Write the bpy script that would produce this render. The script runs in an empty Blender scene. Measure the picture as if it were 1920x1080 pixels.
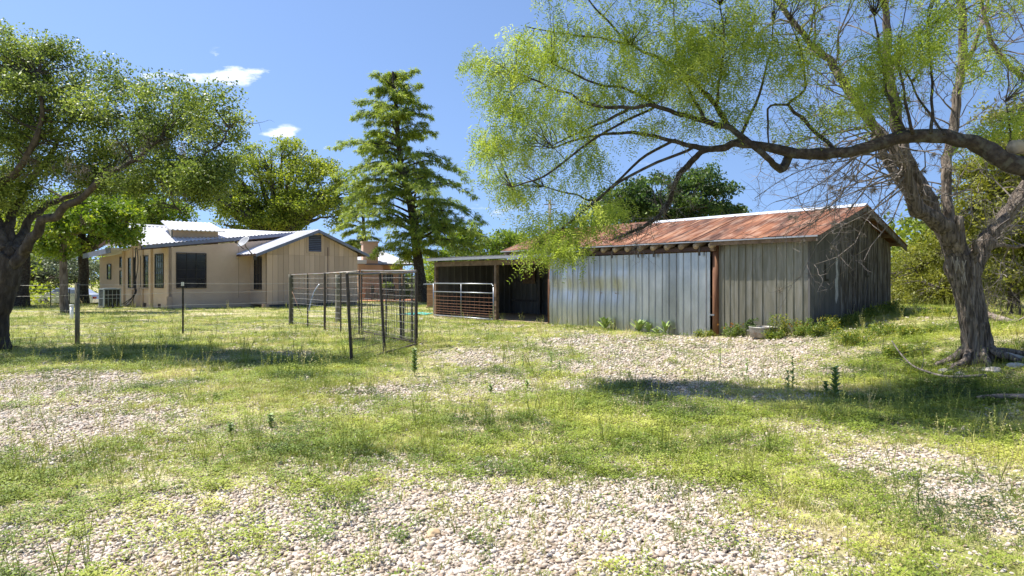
import bpy, math, random
import numpy as np
from mathutils import Vector, Matrix, noise as mnoise
from math import radians as R, pi as PI, sin, cos
random.seed(7); RNG = np.random.default_rng(11)
S = bpy.context.scene
COL = S.collection

# ------------------------------------------------------------------ camera, sky, sun, exposure
EYE = 1.5; F = 1280.0; HY = 522.0
cd = bpy.data.cameras.new('camera'); cam = bpy.data.objects.new('camera', cd); COL.objects.link(cam)
cam.location = (0, 0, EYE); cam.rotation_euler = (R(90), 0, 0)
cd.sensor_width = 36; cd.lens = 36 * F / 1920; cd.shift_y = -(540 - HY) / 1920
cd.clip_start = .1; cd.clip_end = 3000
S.camera = cam
SUN_DIR = Vector((-.93, .28, 0)).normalized(); SUN_EL = R(62)
sv = Vector((SUN_DIR.x * cos(SUN_EL), SUN_DIR.y * cos(SUN_EL), sin(SUN_EL)))
sl = bpy.data.lights.new('sun', 'SUN'); sl.energy = 4.9; sl.angle = R(.6); sl.color = (1, .95, .87)
so = bpy.data.objects.new('sun', sl); COL.objects.link(so); so.rotation_euler = sv.to_track_quat('Z', 'Y').to_euler()
w = bpy.data.worlds.new('World'); S.world = w; w.use_nodes = True
def build_world():
    nt = w.node_tree; nt.nodes.clear(); N = nt.nodes.new; L = nt.links.new
    out = N('ShaderNodeOutputWorld'); bg = N('ShaderNodeBackground'); sky = N('ShaderNodeTexSky')
    sky.sky_type = 'NISHITA'; sky.sun_disc = False; sky.sun_elevation = SUN_EL
    sky.sun_rotation = math.atan2(SUN_DIR.x, SUN_DIR.y); sky.altitude = 400; sky.air_density = 1.0; sky.dust_density = .6; sky.ozone_density = 2.4
    bg.inputs[1].default_value = .15
    tc = N('ShaderNodeTexCoord'); sp = N('ShaderNodeSeparateXYZ'); L(tc.outputs['Generated'], sp.inputs[0])
    sm = N('ShaderNodeMapping'); sm.inputs['Scale'].default_value = (1, 1, .75); sm.inputs['Location'].default_value = (0, 0, .2); L(tc.outputs['Generated'], sm.inputs[0]); L(sm.outputs[0], sky.inputs[0])
    def m(op, a, b=None, c=None):
        n = N('ShaderNodeMath'); n.operation = op
        for i, v in enumerate((a, b, c)):
            if v is None: continue
            if isinstance(v, (int, float)): n.inputs[i].default_value = v
            else: L(v, n.inputs[i])
        return n.outputs[0]
    yy = m('MAXIMUM', sp.outputs[1], .01)
    gx = m('DIVIDE', sp.outputs[0], yy); gz = m('DIVIDE', sp.outputs[2], yy)
    cb = N('ShaderNodeCombineXYZ'); L(gx, cb.inputs[0]); L(gz, cb.inputs[1])
    no = N('ShaderNodeTexNoise'); no.inputs['Scale'].default_value = 22; no.inputs['Detail'].default_value = 7; no.inputs['Roughness'].default_value = .62
    mp = N('ShaderNodeMapping'); mp.inputs['Scale'].default_value = (.6, 1.7, 1); L(cb.outputs[0], mp.inputs[0]); L(mp.outputs[0], no.inputs[0])
    tot = None
    for px, py, rx, ry, st in ((418, 142, 130, 24, 1.2), (268, 146, 42, 20, .95), (527, 250, 48, 20, 1.0), (404, 104, 16, 20, .35), (945, 395, 130, 40, .35), (1230, 330, 130, 60, .2), (850, 410, 100, 26, .3)):
        cx = (px - 960) / F; cz = (HY - py) / F
        dx = m('DIVIDE', m('SUBTRACT', gx, cx), rx / F); dz = m('DIVIDE', m('SUBTRACT', gz, cz), ry / F)
        r = m('SQRT', m('ADD', m('MULTIPLY', dx, dx), m('MULTIPLY', dz, dz)))
        e = m('MULTIPLY', m('MAXIMUM', m('SUBTRACT', 1.0, r), 0), st)
        tot = e if tot is None else m('ADD', tot, e)
    msk = m('MULTIPLY', m('SUBTRACT', m('ADD', tot, m('MULTIPLY', m('SUBTRACT', no.outputs[0], .5), 3.2)), .42), m('MINIMUM', m('MULTIPLY', tot, 3.0), 1.0))
    msk = m('MINIMUM', m('MAXIMUM', m('MULTIPLY', msk, 1.7), 0), .85)
    # faint thin veil towards the horizon
    mix = N('ShaderNodeMix'); mix.data_type = 'RGBA'; L(msk, mix.inputs[0]); 
    hs = N('ShaderNodeMix'); hs.data_type = 'RGBA'; hs.blend_type = 'MULTIPLY'; hs.inputs[0].default_value = 1
    L(sky.outputs[0], hs.inputs[6]); hs.inputs[7].default_value = SKYTINT
    L(hs.outputs[2], mix.inputs[6]); mix.inputs[7].default_value = (5.2, 5.4, 5.9, 1)
    L(mix.outputs[2], bg.inputs[0]); L(bg.outputs[0], out.inputs[0])
SKYTINT = (.71, .73, .78, 1)
build_world()
S.view_settings.view_transform = 'Standard'; S.view_settings.look = 'None'; S.view_settings.gamma = 1
S.view_settings.exposure = .86
S.view_settings.use_curve_mapping = False
S.render.engine = 'CYCLES'
S.cycles.max_bounces = 6; S.cycles.diffuse_bounces = 3; S.cycles.glossy_bounces = 3; S.cycles.transmission_bounces = 4; S.cycles.transparent_max_bounces = 6

# ------------------------------------------------------------------ helpers
def ss(t): t = min(1, max(0, t)); return t * t * (3 - 2 * t)
def gz(x, y):
    z = .66 * ss((x - 4.2) / 5.8)
    z -= .6 * ss((y - 38) / 12) * ss((-x - 16) / 6)
    z -= .06 * ss((y - 20) / 6) * ss((4 - x) / 6) * ss((x + 9) / 5)
    z += .03 * mnoise.noise(Vector((x * .35, y * .35, 0))) + .012 * mnoise.noise(Vector((x * 1.7, y * 1.7, 3)))
    return z
def at(px, py, Y): return Vector(((px - 960) / F * Y, Y, EYE - (py - HY) / F * Y))
def gp(px, Y): x = (px - 960) / F * Y; return Vector((x, Y, gz(x, Y)))
def ray_s(A, d, px):
    k = (px - 960) / F
    return (k * A[1] - A[0]) / (d[0] - k * d[1])
def along(A, d, s): return Vector((A[0] + d[0] * s, A[1] + d[1] * s))

class MB:
    def __init__(s): s.v = []; s.f = []; s.t = []
    def add(s, vs, fs):
        b = len(s.v); s.v.extend([tuple(p) for p in vs]); s.f.extend([tuple(i + b for i in f) for f in fs])
    def hexa(s, p):  # 8 points: bottom 4, top 4
        s.add(p, [(0, 3, 2, 1), (4, 5, 6, 7), (0, 1, 5, 4), (1, 2, 6, 5), (2, 3, 7, 6), (3, 0, 4, 7)])
    def box(s, c, size, ax=(1, 0), tilt=None):
        ux = Vector((ax[0], ax[1], 0)).normalized(); uy = Vector((-ux.y, ux.x, 0)); uz = Vector((0, 0, 1)); c = Vector(c)
        hx, hy, hz = size[0] / 2, size[1] / 2, size[2] / 2
        s.hexa([c + ux * (a * hx) + uy * (b * hy) + uz * (e * hz) for e in (-1, 1) for a, b in ((-1, -1), (1, -1), (1, 1), (-1, 1))])
    def wall(s, A, d, s0, s1, z0, z1, o0, o1, z1b=None, z0b=None):
        # box along d from s0..s1, offset o0..o1 along outward normal (d.y,-d.x); z1b = top at s1
        n = (d[1], -d[0]); z1b = z1 if z1b is None else z1b; z0b = z0 if z0b is None else z0b
        P = lambda t, o, z: (A[0] + d[0] * t + n[0] * o, A[1] + d[1] * t + n[1] * o, z)
        s.hexa([P(s0, o1, z0), P(s1, o1, z0b), P(s1, o0, z0b), P(s0, o0, z0), P(s0, o1, z1), P(s1, o1, z1b), P(s1, o0, z1b), P(s0, o0, z1)])
    def wallpoly(s, A, d, pts, o0, o1):
        n = (d[1], -d[0]); k = len(pts)
        P = lambda t, o, z: (A[0] + d[0] * t + n[0] * o, A[1] + d[1] * t + n[1] * o, z)
        vs = [P(t, o1, z) for t, z in pts] + [P(t, o0, z) for t, z in pts]
        s.add(vs, [tuple(range(k)), tuple(range(2 * k - 1, k - 1, -1))] + [(i, i + k, (i + 1) % k + k, (i + 1) % k) for i in range(k)])
    def tube(s, pts, r, n=8, cap=True, rough=0, seed=0, flat=1):
        pts = [Vector(p) for p in pts]; k = len(pts)
        if not isinstance(r, (list, tuple)): r = [r] * k
        up = None; vs = []
        for i, p in enumerate(pts):
            t = (pts[min(i + 1, k - 1)] - pts[max(i - 1, 0)]).normalized()
            if up is None:
                up = Vector((0, 1, 0)) if abs(t.y) < .9 else Vector((1, 0, 0))
            up = (up - t * up.dot(t)).normalized(); sd = t.cross(up)
            for j in range(n):
                a = 2 * PI * j / n; rr = r[i]
                if rough:
                    rr *= 1 + rough * (abs(mnoise.noise(Vector((cos(a) * 3.3, sin(a) * 3.3, i * .13 + seed)))) * 2 - .4) + rough * .6 * mnoise.noise(Vector((cos(a) * 7, sin(a) * 7, i * .4 + seed)))
                vs.append(p + up * (cos(a) * rr) + sd * (sin(a) * rr * flat))
        fs = [(i * n + j, i * n + (j + 1) % n, (i + 1) * n + (j + 1) % n, (i + 1) * n + j) for i in range(k - 1) for j in range(n)]
        if cap: fs += [tuple(range(n - 1, -1, -1)), tuple((k - 1) * n + j for j in range(n))]
        s.add(vs, fs)
    def ribbed(s, P00, P10, P01, P11, ribs, h=.02, rw=.04, nv=1, dent=None, th=.006, wave=False):
        P00, P10, P01, P11 = map(Vector, (P00, P10, P01, P11))
        W = (P10 - P00).length; n = (P10 - P00).cross(P01 - P00).normalized()
        prof = []
        if wave:
            k = ribs * 4
            prof = [(i / k, h * (.5 + .5 * cos(2 * PI * i / 4))) for i in range(k + 1)]
        else:
            prof = [(0, h if ribs else 0)]
            a = rw / W
            prof = [(0, 0)]
            for i in range(ribs):
                c = (i + .5) / ribs
                prof += [(c - a, 0), (c - a * .45, h), (c + a * .45, h), (c + a, 0)]
            prof.append((1, 0))
        m_ = len(prof); vs = []
        for side in (0, -th):
            for j in range(nv + 1):
                v = j / nv
                for u, o in prof:
                    p = P00.lerp(P10, u).lerp(P01.lerp(P11, u), v)
                    dd = dent(u, v, p) if dent else 0
                    vs.append(p + n * (o + side + dd))
        fs = []; K = m_ * (nv + 1)
        for j in range(nv):
            for i in range(m_ - 1):
                a = j * m_ + i; fs.append((a, a + 1, a + m_ + 1, a + m_)); fs.append((K + a + m_, K + a + m_ + 1, K + a + 1, K + a))
        for i in range(m_ - 1):
            fs.append((i + 1, i, K + i, K + i + 1)); a = nv * m_ + i; fs.append((a, a + 1, K + a + 1, K + a))
        for j in range(nv):
            a = j * m_; fs.append((a, a + m_, K + a + m_, K + a)); a = j * m_ + m_ - 1; fs.append((a + m_, a, K + a, K + a + m_))
        s.add(vs, fs)
    def mesh(s, name, m, smooth=False):
        me = bpy.data.meshes.new(name); me.from_pydata(s.v, [], s.f); me.materials.append(m)
        if smooth: me.shade_smooth()
        me.update(); return me
    def obj(s, name, m, parent=None, smooth=False, **props):
        o = bpy.data.objects.new(name, s.mesh(name, m, smooth)); COL.objects.link(o)
        if parent is not None: o.parent = parent; o.matrix_parent_inverse = Matrix.Translation(-Vector(parent['_loc']) if '_loc' in parent else Vector((0, 0, 0)))
        for k, v in props.items(): o[k] = v
        return o
def tag(o, label, cat, group=None, kind=None):
    o['label'] = label; o['category'] = cat
    if group: o['group'] = group
    if kind: o['kind'] = kind
    return o
def thing(name, label, cat, loc=(0, 0, 0), group=None):
    o = bpy.data.objects.new(name, None); COL.objects.link(o); o.location = loc; o.empty_display_size = .1
    tag(o, label, cat, group); o['_loc'] = tuple(float(c) for c in loc); return o
def copy_thing(root, loc, rotz, scale, label):
    r = root.copy(); COL.objects.link(r); r.location = loc; r.rotation_euler = (0, 0, rotz); r.scale = (scale,) * 3; r['label'] = label
    for ch in list(root.children):
        c = ch.copy(); COL.objects.link(c); c.parent = r
        for g in ch.children:
            d = g.copy(); COL.objects.link(d); d.parent = c
    return r
def quads_obj(name, V, nper, m, parent=None, tint=None, tri=False, **props):
    """V: (N*nper,3) array of quad verts"""
    n = len(V) // nper; me = bpy.data.meshes.new(name)
    me.vertices.add(len(V)); me.vertices.foreach_set('co', np.ascontiguousarray(V, dtype=np.float32).ravel())
    me.loops.add(len(V)); me.loops.foreach_set('vertex_index', np.arange(len(V), dtype=np.int32))
    me.polygons.add(n); me.polygons.foreach_set('loop_start', np.arange(n, dtype=np.int32) * nper)
    try: me.polygons.foreach_set('loop_total', np.full(n, nper, dtype=np.int32))
    except Exception: pass
    me.update(calc_edges=True)
    if tint is not None:
        at_ = me.attributes.new('tint', 'FLOAT', 'FACE'); at_.data.foreach_set('value', np.ascontiguousarray(tint, dtype=np.float32))
    me.materials.append(m); me.validate()
    o = bpy.data.objects.new(name, me); COL.objects.link(o)
    if parent is not None: o.parent = parent; o.matrix_parent_inverse = Matrix.Translation(-Vector(parent['_loc']))
    for k, v in props.items(): o[k] = v
    return o

# ------------------------------------------------------------------ materials
def mat(name, cols, scale=4, rough=.8, metal=0, bump=0, bscale=30, stretch=(1, 1, 1), detail=6, bstretch=None, spec=.4, cols2=None, scale2=20, fac2=.3, bdist=.01, rvar=0, coord='Object', rotz=0):
    m = bpy.data.materials.new(name); m.use_nodes = True; nt = m.node_tree; N = nt.nodes.new; L = nt.links.new
    bs = nt.nodes['Principled BSDF']; bs.inputs['Roughness'].default_value = rough; bs.inputs['Metallic'].default_value = metal; bs.inputs['Specular IOR Level'].default_value = spec
    tc = N('ShaderNodeTexCoord'); src = tc.outputs[coord]
    oi = N('ShaderNodeObjectInfo'); ad = N('ShaderNodeVectorMath'); ad.operation = 'ADD'
    sc_ = N('ShaderNodeVectorMath'); sc_.operation = 'SCALE'; cx = N('ShaderNodeCombineXYZ'); L(oi.outputs['Random'], cx.inputs[0]); L(oi.outputs['Random'], cx.inputs[1]); L(oi.outputs['Random'], cx.inputs[2])
    L(cx.outputs[0], sc_.inputs[0]); sc_.inputs['Scale'].default_value = 37.0; rm = N('ShaderNodeMapping'); rm.inputs['Rotation'].default_value = (0, 0, rotz); L(src, rm.inputs[0]); L(rm.outputs[0], ad.inputs[0]); L(sc_.outputs[0], ad.inputs[1]); src = ad.outputs[0]
    mp = N('ShaderNodeMapping'); mp.inputs['Scale'].default_value = stretch; L(src, mp.inputs[0])
    no = N('ShaderNodeTexNoise'); no.inputs['Scale'].default_value = scale; no.inputs['Detail'].default_value = detail; no.inputs['Roughness'].default_value = .6; L(mp.outputs[0], no.inputs[0])
    rp = N('ShaderNodeValToRGB'); e = rp.color_ramp.elements
    k = len(cols)
    while len(e) < k: e.new(.5)
    for i, c in enumerate(cols): e[i].position = .3 + .4 * i / max(1, k - 1); e[i].color = (*c, 1)
    L(no.outputs[0], rp.inputs[0]); colout = rp.outputs[0]
    if cols2:
        mp3 = N('ShaderNodeMapping'); mp3.inputs['Scale'].default_value = stretch; L(src, mp3.inputs[0])
        n2 = N('ShaderNodeTexNoise'); n2.inputs['Scale'].default_value = scale2; n2.inputs['Detail'].default_value = 5; L(mp3.outputs[0], n2.inputs[0])
        r2 = N('ShaderNodeValToRGB'); r2.color_ramp.elements[0].position = .5; r2.color_ramp.elements[1].position = .62
        r2.color_ramp.elements[0].color = (0, 0, 0, 1); r2.color_ramp.elements[1].color = (fac2,) * 3 + (1,); L(n2.outputs[0], r2.inputs[0])
        mx = N('ShaderNodeMix'); mx.data_type = 'RGBA'; L(r2.outputs[0], mx.inputs[0]); L(colout, mx.inputs[6]); mx.inputs[7].default_value = (*cols2, 1); colout = mx.outputs[2]
    # per-piece value change
    hv = N('ShaderNodeHueSaturation'); L(colout, hv.inputs['Color']); mr = N('ShaderNodeMapRange'); L(oi.outputs['Random'], mr.inputs[0]); mr.inputs[3].default_value = .82; mr.inputs[4].default_value = 1.16; L(mr.outputs[0], hv.inputs['Value'])
    L(hv.outputs[0], bs.inputs['Base Color'])
    if rvar:
        mr2 = N('ShaderNodeMapRange'); L(no.outputs[0], mr2.inputs[0]); mr2.inputs[1].default_value = .3; mr2.inputs[2].default_value = .7; mr2.inputs[3].default_value = max(0.05, rough - rvar); mr2.inputs[4].default_value = rough + rvar; L(mr2.outputs[0], bs.inputs['Roughness'])
    if bump:
        mp2 = N('ShaderNodeMapping'); mp2.inputs['Scale'].default_value = bstretch or stretch; L(src, mp2.inputs[0])
        n3 = N('ShaderNodeTexNoise'); n3.inputs['Scale'].default_value = bscale; n3.inputs['Detail'].default_value = 5; L(mp2.outputs[0], n3.inputs[0])
        b = N('ShaderNodeBump'); b.inputs['Strength'].default_value = bump; b.inputs['Distance'].default_value = bdist; L(n3.outputs[0], b.inputs['Height']); L(b.outputs[0], bs.inputs['Normal'])
    return m
def leafmat(name, cols, trans=.35, rough=.5, objvar=False, spec=.3):
    m = bpy.data.materials.new(name); m.use_nodes = True; nt = m.node_tree; N = nt.nodes.new; L = nt.links.new
    bs = nt.nodes['Principled BSDF']; out = nt.nodes['Material Output']; bs.inputs['Roughness'].default_value = rough; bs.inputs['Specular IOR Level'].default_value = spec
    if objvar:
        oi = N('ShaderNodeObjectInfo'); ns = N('ShaderNodeTexNoise'); ns.inputs['Scale'].default_value = .8; ns.inputs['Detail'].default_value = 4; L(oi.outputs['Location'], ns.inputs[0])
        a = N('ShaderNodeMath'); a.operation = 'MULTIPLY_ADD'; L(oi.outputs['Random'], a.inputs[0]); a.inputs[1].default_value = .38; 
        b = N('ShaderNodeMath'); b.operation = 'MULTIPLY_ADD'; L(ns.outputs[0], b.inputs[0]); b.inputs[1].default_value = 2.8; b.inputs[2].default_value = -1.08; L(b.outputs[0], a.inputs[2]); fac = a.outputs[0]
    else:
        at_ = N('ShaderNodeAttribute'); at_.attribute_name = 'tint'; fac = at_.outputs['Fac']
    rp = N('ShaderNodeValToRGB'); e = rp.color_ramp.elements
    while len(e) < len(cols): e.new(.5)
    for i, c in enumerate(cols): e[i].position = i / (len(cols) - 1); e[i].color = (*c, 1)
    L(fac, rp.inputs[0]); L(rp.outputs[0], bs.inputs['Base Color'])
    tr = N('ShaderNodeBsdfTranslucent'); hs = N('ShaderNodeHueSaturation'); hs.inputs['Value'].default_value = 1.5; hs.inputs['Saturation'].default_value = 1.1; L(rp.outputs[0], hs.inputs['Color']); L(hs.outputs[0], tr.inputs[0])
    mx = N('ShaderNodeMixShader'); mx.inputs[0].default_value = trans; L(bs.outputs[0], mx.inputs[1]); L(tr.outputs[0], mx.inputs[2]); L(mx.outputs[0], out.inputs[0])
    return m
M = {}
M['bark_oak'] = mat('bark_oak', [(.03, .023, .018), (.07, .055, .043), (.13, .11, .09)], 9, .95, bump=.9, bscale=26, stretch=(1, 1, .35), bdist=.03)
M['bark_grey'] = mat('bark_grey', [(.085, .065, .05), (.2, .16, .127), (.34, .285, .235)], 26, .95, bump=1, bscale=34, stretch=(1, 1, .09), bdist=.05, cols2=(.05, .038, .028), scale2=30, fac2=.8)
M['bark_dark'] = mat('bark_dark', [(.02, .015, .012), (.045, .034, .027), (.085, .07, .056)], 12, .95, bump=.8, bscale=30, bdist=.02, cols2=(.13, .13, .1), scale2=9, fac2=.45)
M['bark_far'] = mat('bark_far', [(.06, .05, .04), (.13, .11, .095)], 3, .95)
M['twig'] = mat('twig', [(.11, .09, .08), (.24, .21, .19)], 8, .95)
M['moss_ball'] = mat('moss_ball', [(.14, .12, .105), (.27, .245, .22)], 8, .95)
M['leaf_oak'] = leafmat('leaf_oak', [(.035, .056, .016), (.1, .145, .032), (.215, .275, .055), (.42, .47, .13)], .38, .45, spec=.45)
M['leaf_mesq'] = leafmat('leaf_mesquite', [(.09, .14, .028), (.2, .27, .045), (.34, .41, .075), (.52, .56, .14)], .5, .5)
M['leaf_yellow'] = leafmat('leaf_yellow', [(.05, .09, .012), (.12, .19, .025), (.24, .31, .04), (.4, .4, .06)], .4)
M['leaf_mid'] = leafmat('leaf_mid', [(.07, .105, .016), (.17, .22, .034), (.3, .35, .05), (.47, .48, .09)], .42)
M['leaf_dark'] = leafmat('leaf_dark', [(.018, .04, .013), (.045, .085, .022), (.1, .16, .035), (.2, .27, .06)], .3)
M['leaf_cypress'] = leafmat('leaf_cypress', [(.05, .09, .025), (.14, .2, .035), (.29, .36, .06), (.45, .49, .1)], .42)
M['leaf_cedar'] = leafmat('leaf_cedar', [(.06, .072, .014), (.15, .165, .026), (.26, .27, .045), (.4, .38, .08)], .35)
M['leaf_grey'] = leafmat('leaf_grey', [(.06, .08, .04), (.13, .16, .09), (.22, .25, .15)], .3)
M['blade'] = leafmat('grass_blade', [(.07, .1, .02), (.18, .22, .045), (.31, .34, .08), (.46, .44, .16), (.62, .53, .32)], .22, .6, True)
M['weedleaf'] = leafmat('weed_leaf', [(.05, .085, .015), (.15, .215, .03), (.3, .36, .05), (.47, .48, .11)], .22, .55, True)
M['straw'] = leafmat('dry_stem', [(.3, .25, .13), (.42, .36, .2)], .2, .8, True)
M['mullein'] = leafmat('mullein_leaf', [(.16, .24, .07), (.3, .4, .12), (.42, .5, .2)], .3)
M['weed2'] = leafmat('wild_weed', [(.05, .09, .02), (.12, .18, .03), (.22, .28, .05), (.5, .42, .06)], .35)
M['rust'] = mat('rusty_roof_sheet', [(.05, .024, .016), (.115, .045, .024), (.21, .08, .036), (.31, .15, .08)], 2.2, .85, .05, stretch=(1.2, .45, .45), cols2=(.42, .27, .19), scale2=4.5, fac2=.4, rotz=R(51.9))
M['galv'] = mat('galvanised_sheet', [(.33, .34, .345), (.43, .44, .445), (.54, .55, .555)], 2, .34, .9, rvar=.05, stretch=(1, 1, .5), cols2=(.6, .63, .66), scale2=30, fac2=.12)
M['galv_old'] = mat('weathered_galvanised_sheet', [(.16, .15, .11), (.22, .205, .155), (.29, .27, .21)], 3, .42, .6, stretch=(2, 2, .25), rvar=.07, cols2=(.34, .33, .3), scale2=7, fac2=.4)
M['ridge'] = mat('ridge_metal', [(.45, .47, .5), (.58, .6, .64)], 4, .5, .3)
M['gutter'] = mat('grey_drip_edge', [(.3, .31, .34), (.4, .41, .44)], 4, .5, .5)
M['roof_white'] = mat('pale_metal_roof', [(.54, .54, .58), (.64, .64, .68)], 1.5, .5, .05)
M['plank'] = mat('weathered_plank', [(.035, .028, .023), (.09, .076, .065), (.2, .175, .15)], 5, .9, bump=.6, bscale=20, stretch=(3, 3, .3), cols2=(.3, .285, .27), scale2=8, fac2=.6)
M['plank_dark'] = mat('dark_plank', [(.04, .035, .032), (.085, .078, .072), (.13, .12, .11)], 5, .9, bump=.5, bscale=20, stretch=(3, 3, .3))
M['ply'] = mat('grey_painted_board', [(.08, .077, .074), (.115, .112, .108), (.15, .146, .14)], 3, .85, bump=.2, bscale=40, stretch=(2, 2, .5))
M['chalk'] = mat('pale_streak', [(.35, .35, .35), (.5, .5, .5)], 20, .9)
M['wood_raw'] = mat('raw_rafter_wood', [(.09, .06, .038), (.17, .115, .075), (.25, .18, .12)], 6, .85, bump=.4, bscale=30)
M['wood_red'] = mat('red_brown_post', [(.08, .035, .018), (.16, .07, .035), (.24, .12, .06)], 6, .8, bump=.4, bscale=30, stretch=(1, 1, .3))
M['post'] = mat('grey_wood_post', [(.07, .065, .045), (.15, .14, .105), (.25, .235, .19)], 9, .95, bump=.8, bscale=40, stretch=(1, 1, .2))
M['dark'] = mat('dark_steel', [(.03, .028, .026), (.06, .055, .05)], 6, .6, .4)
M['steel'] = mat('grey_steel_tube', [(.15, .14, .125), (.27, .255, .23)], 8, .5, .55, cols2=(.2, .1, .05), scale2=6, fac2=.45)
M['steel_dk'] = mat('rusty_dark_tube', [(.05, .042, .036), (.11, .09, .075)], 9, .75, .3)
M['tube_silver'] = mat('silver_gate_tube', [(.26, .28, .3), (.4, .42, .44)], 6, .4, .7)
M['wire'] = mat('galvanised_wire', [(.33, .32, .3), (.5, .49, .46)], 6, .5, .6)
M['wire_rust'] = mat('rusty_wire', [(.2, .09, .05), (.34, .19, .12)], 6, .8, .2)
M['stucco'] = mat('tan_stucco_wall', [(.52, .385, .28), (.56, .42, .305), (.6, .46, .335)], 1.4, .9, bump=.15, bscale=60)
M['siding'] = mat('tan_siding_board', [(.5, .365, .265), (.55, .41, .3)], 1.4, .85, bump=.1, bscale=40, stretch=(1, 1, .2))
M['trim'] = mat('tan_trim', [(.44, .32, .225), (.5, .37, .265)], 3, .8)
M['fascia'] = mat('slate_blue_fascia', [(.13, .15, .22), (.2, .22, .3)], 3, .5)
M['soffit'] = mat('dark_brown_soffit', [(.05, .028, .022), (.09, .05, .04)], 4, .8)
M['glass'] = mat('dark_window_glass', [(.012, .012, .016), (.03, .03, .038)], 2, .12, 0, spec=.6)
M['glass_l'] = mat('reflective_window_glass', [(.05, .06, .065), (.13, .15, .16)], 3, .08, 0, spec=.8)
M['frame'] = mat('black_window_frame', [(.012, .011, .012), (.022, .02, .022)], 4, .5)
M['louvre'] = mat('slate_louvre', [(.08, .09, .13), (.12, .13, .18)], 4, .6)
M['skirt'] = mat('dark_skirting', [(.06, .06, .065), (.12, .115, .12)], 3, .9)
M['dish'] = mat('grey_dish', [(.26, .27, .29), (.33, .34, .36)], 3, .5)
M['orange'] = mat('orange_tan_stucco', [(.6, .38, .25), (.66, .43, .29)], 1, .9, bump=.1, bscale=50)
M['chim'] = mat('brown_chimney_stucco', [(.5, .33, .24), (.57, .39, .29)], 1, .9, bump=.1, bscale=50)
M['brick'] = mat('terracotta_paving', [(.36, .15, .08), (.48, .23, .13)], 3, .9)
M['ac'] = mat('grey_green_cabinet', [(.28, .33, .36), (.34, .39, .42)], 3, .5, .2)
M['ac_dark'] = mat('black_coil', [(.015, .018, .02), (.03, .034, .036)], 20, .7)
M['black'] = mat('black_rubber', [(.01, .01, .01), (.025, .025, .025)], 6, .6)
M['white'] = mat('white_paint', [(.72, .72, .7), (.8, .8, .78)], 4, .5)
M['tub'] = mat('old_zinc_tub', [(.22, .22, .2), (.36, .35, .32)], 6, .5, .5, cols2=(.2, .11, .06), scale2=9, fac2=.5)
M['soil'] = mat('dark_soil', [(.03, .022, .016), (.06, .045, .03)], 12, 1)
M['teal'] = mat('teal_tarp', [(.08, .42, .36), (.12, .52, .46)], 5, .6)
M['car'] = mat('silver_car_paint', [(.55, .58, .66), (.6, .63, .7)], 1, .25, .5)
M['lamp'] = mat('red_lamp_glass', [(.3, .02, .02), (.4, .03, .03)], 1, .3)
M['hutch'] = mat('orange_cedar_board', [(.3, .16, .08), (.42, .24, .13)], 4, .8, stretch=(1, 1, 6))
M['rock'] = mat('limestone', [(.3, .27, .23), (.45, .41, .36), (.58, .54, .48)], 7, .9, bump=.6, bscale=25)
M['rock_o'] = mat('ochre_stone', [(.5, .34, .18), (.62, .46, .28)], 7, .9, bump=.4, bscale=25)
M['log'] = mat('dead_log_wood', [(.15, .11, .085), (.27, .21, .17), (.37, .31, .26)], 10, .95, bump=.9, bscale=20, stretch=(.3, 1, 1), bdist=.03)
M['cut'] = mat('sawn_wood_end', [(.3, .25, .19), (.42, .36, .28)], 14, .9)
M['pole'] = mat('utility_pole_wood', [(.2, .17, .15), (.3, .27, .24)], 4, .9)
M['petal'] = mat('orange_petal', [(.6, .2, .03), (.7, .4, .05)], 4, .7)

# ------------------------------------------------------------------ gravel / grass layout of the yard
GR = [  # soft patches of gravel, as (px, py, rx, ry, strength) on the ground of the photograph
 (90, 760, 260, 70, 1.9), (40, 830, 160, 50, 1.3), (200, 715, 220, 22, .7), (330, 800, 180, 34, .5), (270, 860, 120, 30, .45),
 (560, 665, 90, 15, 1.1), (690, 735, 140, 30, 1.1), (640, 768, 120, 20, .4), (890, 668, 110, 22, .95), (960, 725, 170, 34, 1.15), (1120, 640, 160, 15, .9),
 (1290, 652, 300, 34, 1.35), (1380, 690, 300, 44, 1.25), (1180, 690, 190, 44, .95), (1300, 760, 260, 42, .75), (1480, 815, 160, 26, .6),
 (1670, 866, 160, 30, 1.35), (1790, 912, 170, 38, 1.35), (1900, 965, 120, 44, .7), (1400, 850, 90, 22, .35),
 (120, 1040, 420, 75, 1.1), (480, 985, 330, 95, 1.0), (880, 990, 470, 120, 1.5), (1120, 950, 260, 70, .8), (760, 1060, 700, 80, 1.1), (330, 925, 200, 30, .5),
 (1400, 1050, 280, 80, .7), (1330, 930, 150, 40, .3), (1080, 870, 240, 30, .25), (860, 600, 160, 9, .5), (1790, 700, 110, 14, .3), (700, 880, 160, 40, .5)]
def proj(x, y): return 960 + F * x / y, HY + F * EYE / y
def gravel_raw(x, y):
    if y < 2.6: return .8 + .5 * mnoise.noise(Vector((x * .5, y * .5, 9)))
    px, py = proj(x, y)
    if px < -80 or px > 2000:
        return .38 + .9 * mnoise.noise(Vector((x * .22, y * .3, 9)))
    v = 0
    for cx, cy, rx, ry, st in GR:
        d2 = ((px - cx) / rx) ** 2 + ((py - cy) / ry) ** 2
        if d2 < 4: v += st * math.exp(-d2 * 1.3)
    if y > 40: v = 0
    return v
def gravel(x, y):
    v = gravel_raw(x, y)
    n = mnoise.noise(Vector((x * 1.1, y * 1.1, 1))) * .34 + mnoise.noise(Vector((x * 3.1, y * 3.1, 2))) * .22 + mnoise.noise(Vector((x * 9, y * 9, 2))) * .12
    return max(0, min(.93, (v * .85 + n * 1.5 - .3) / .9))
u = Vector((.617, -.788)).normalized(); v_ = Vector((-u.y, u.x))       # barn axes: u to the right along the front, v_ back
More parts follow.
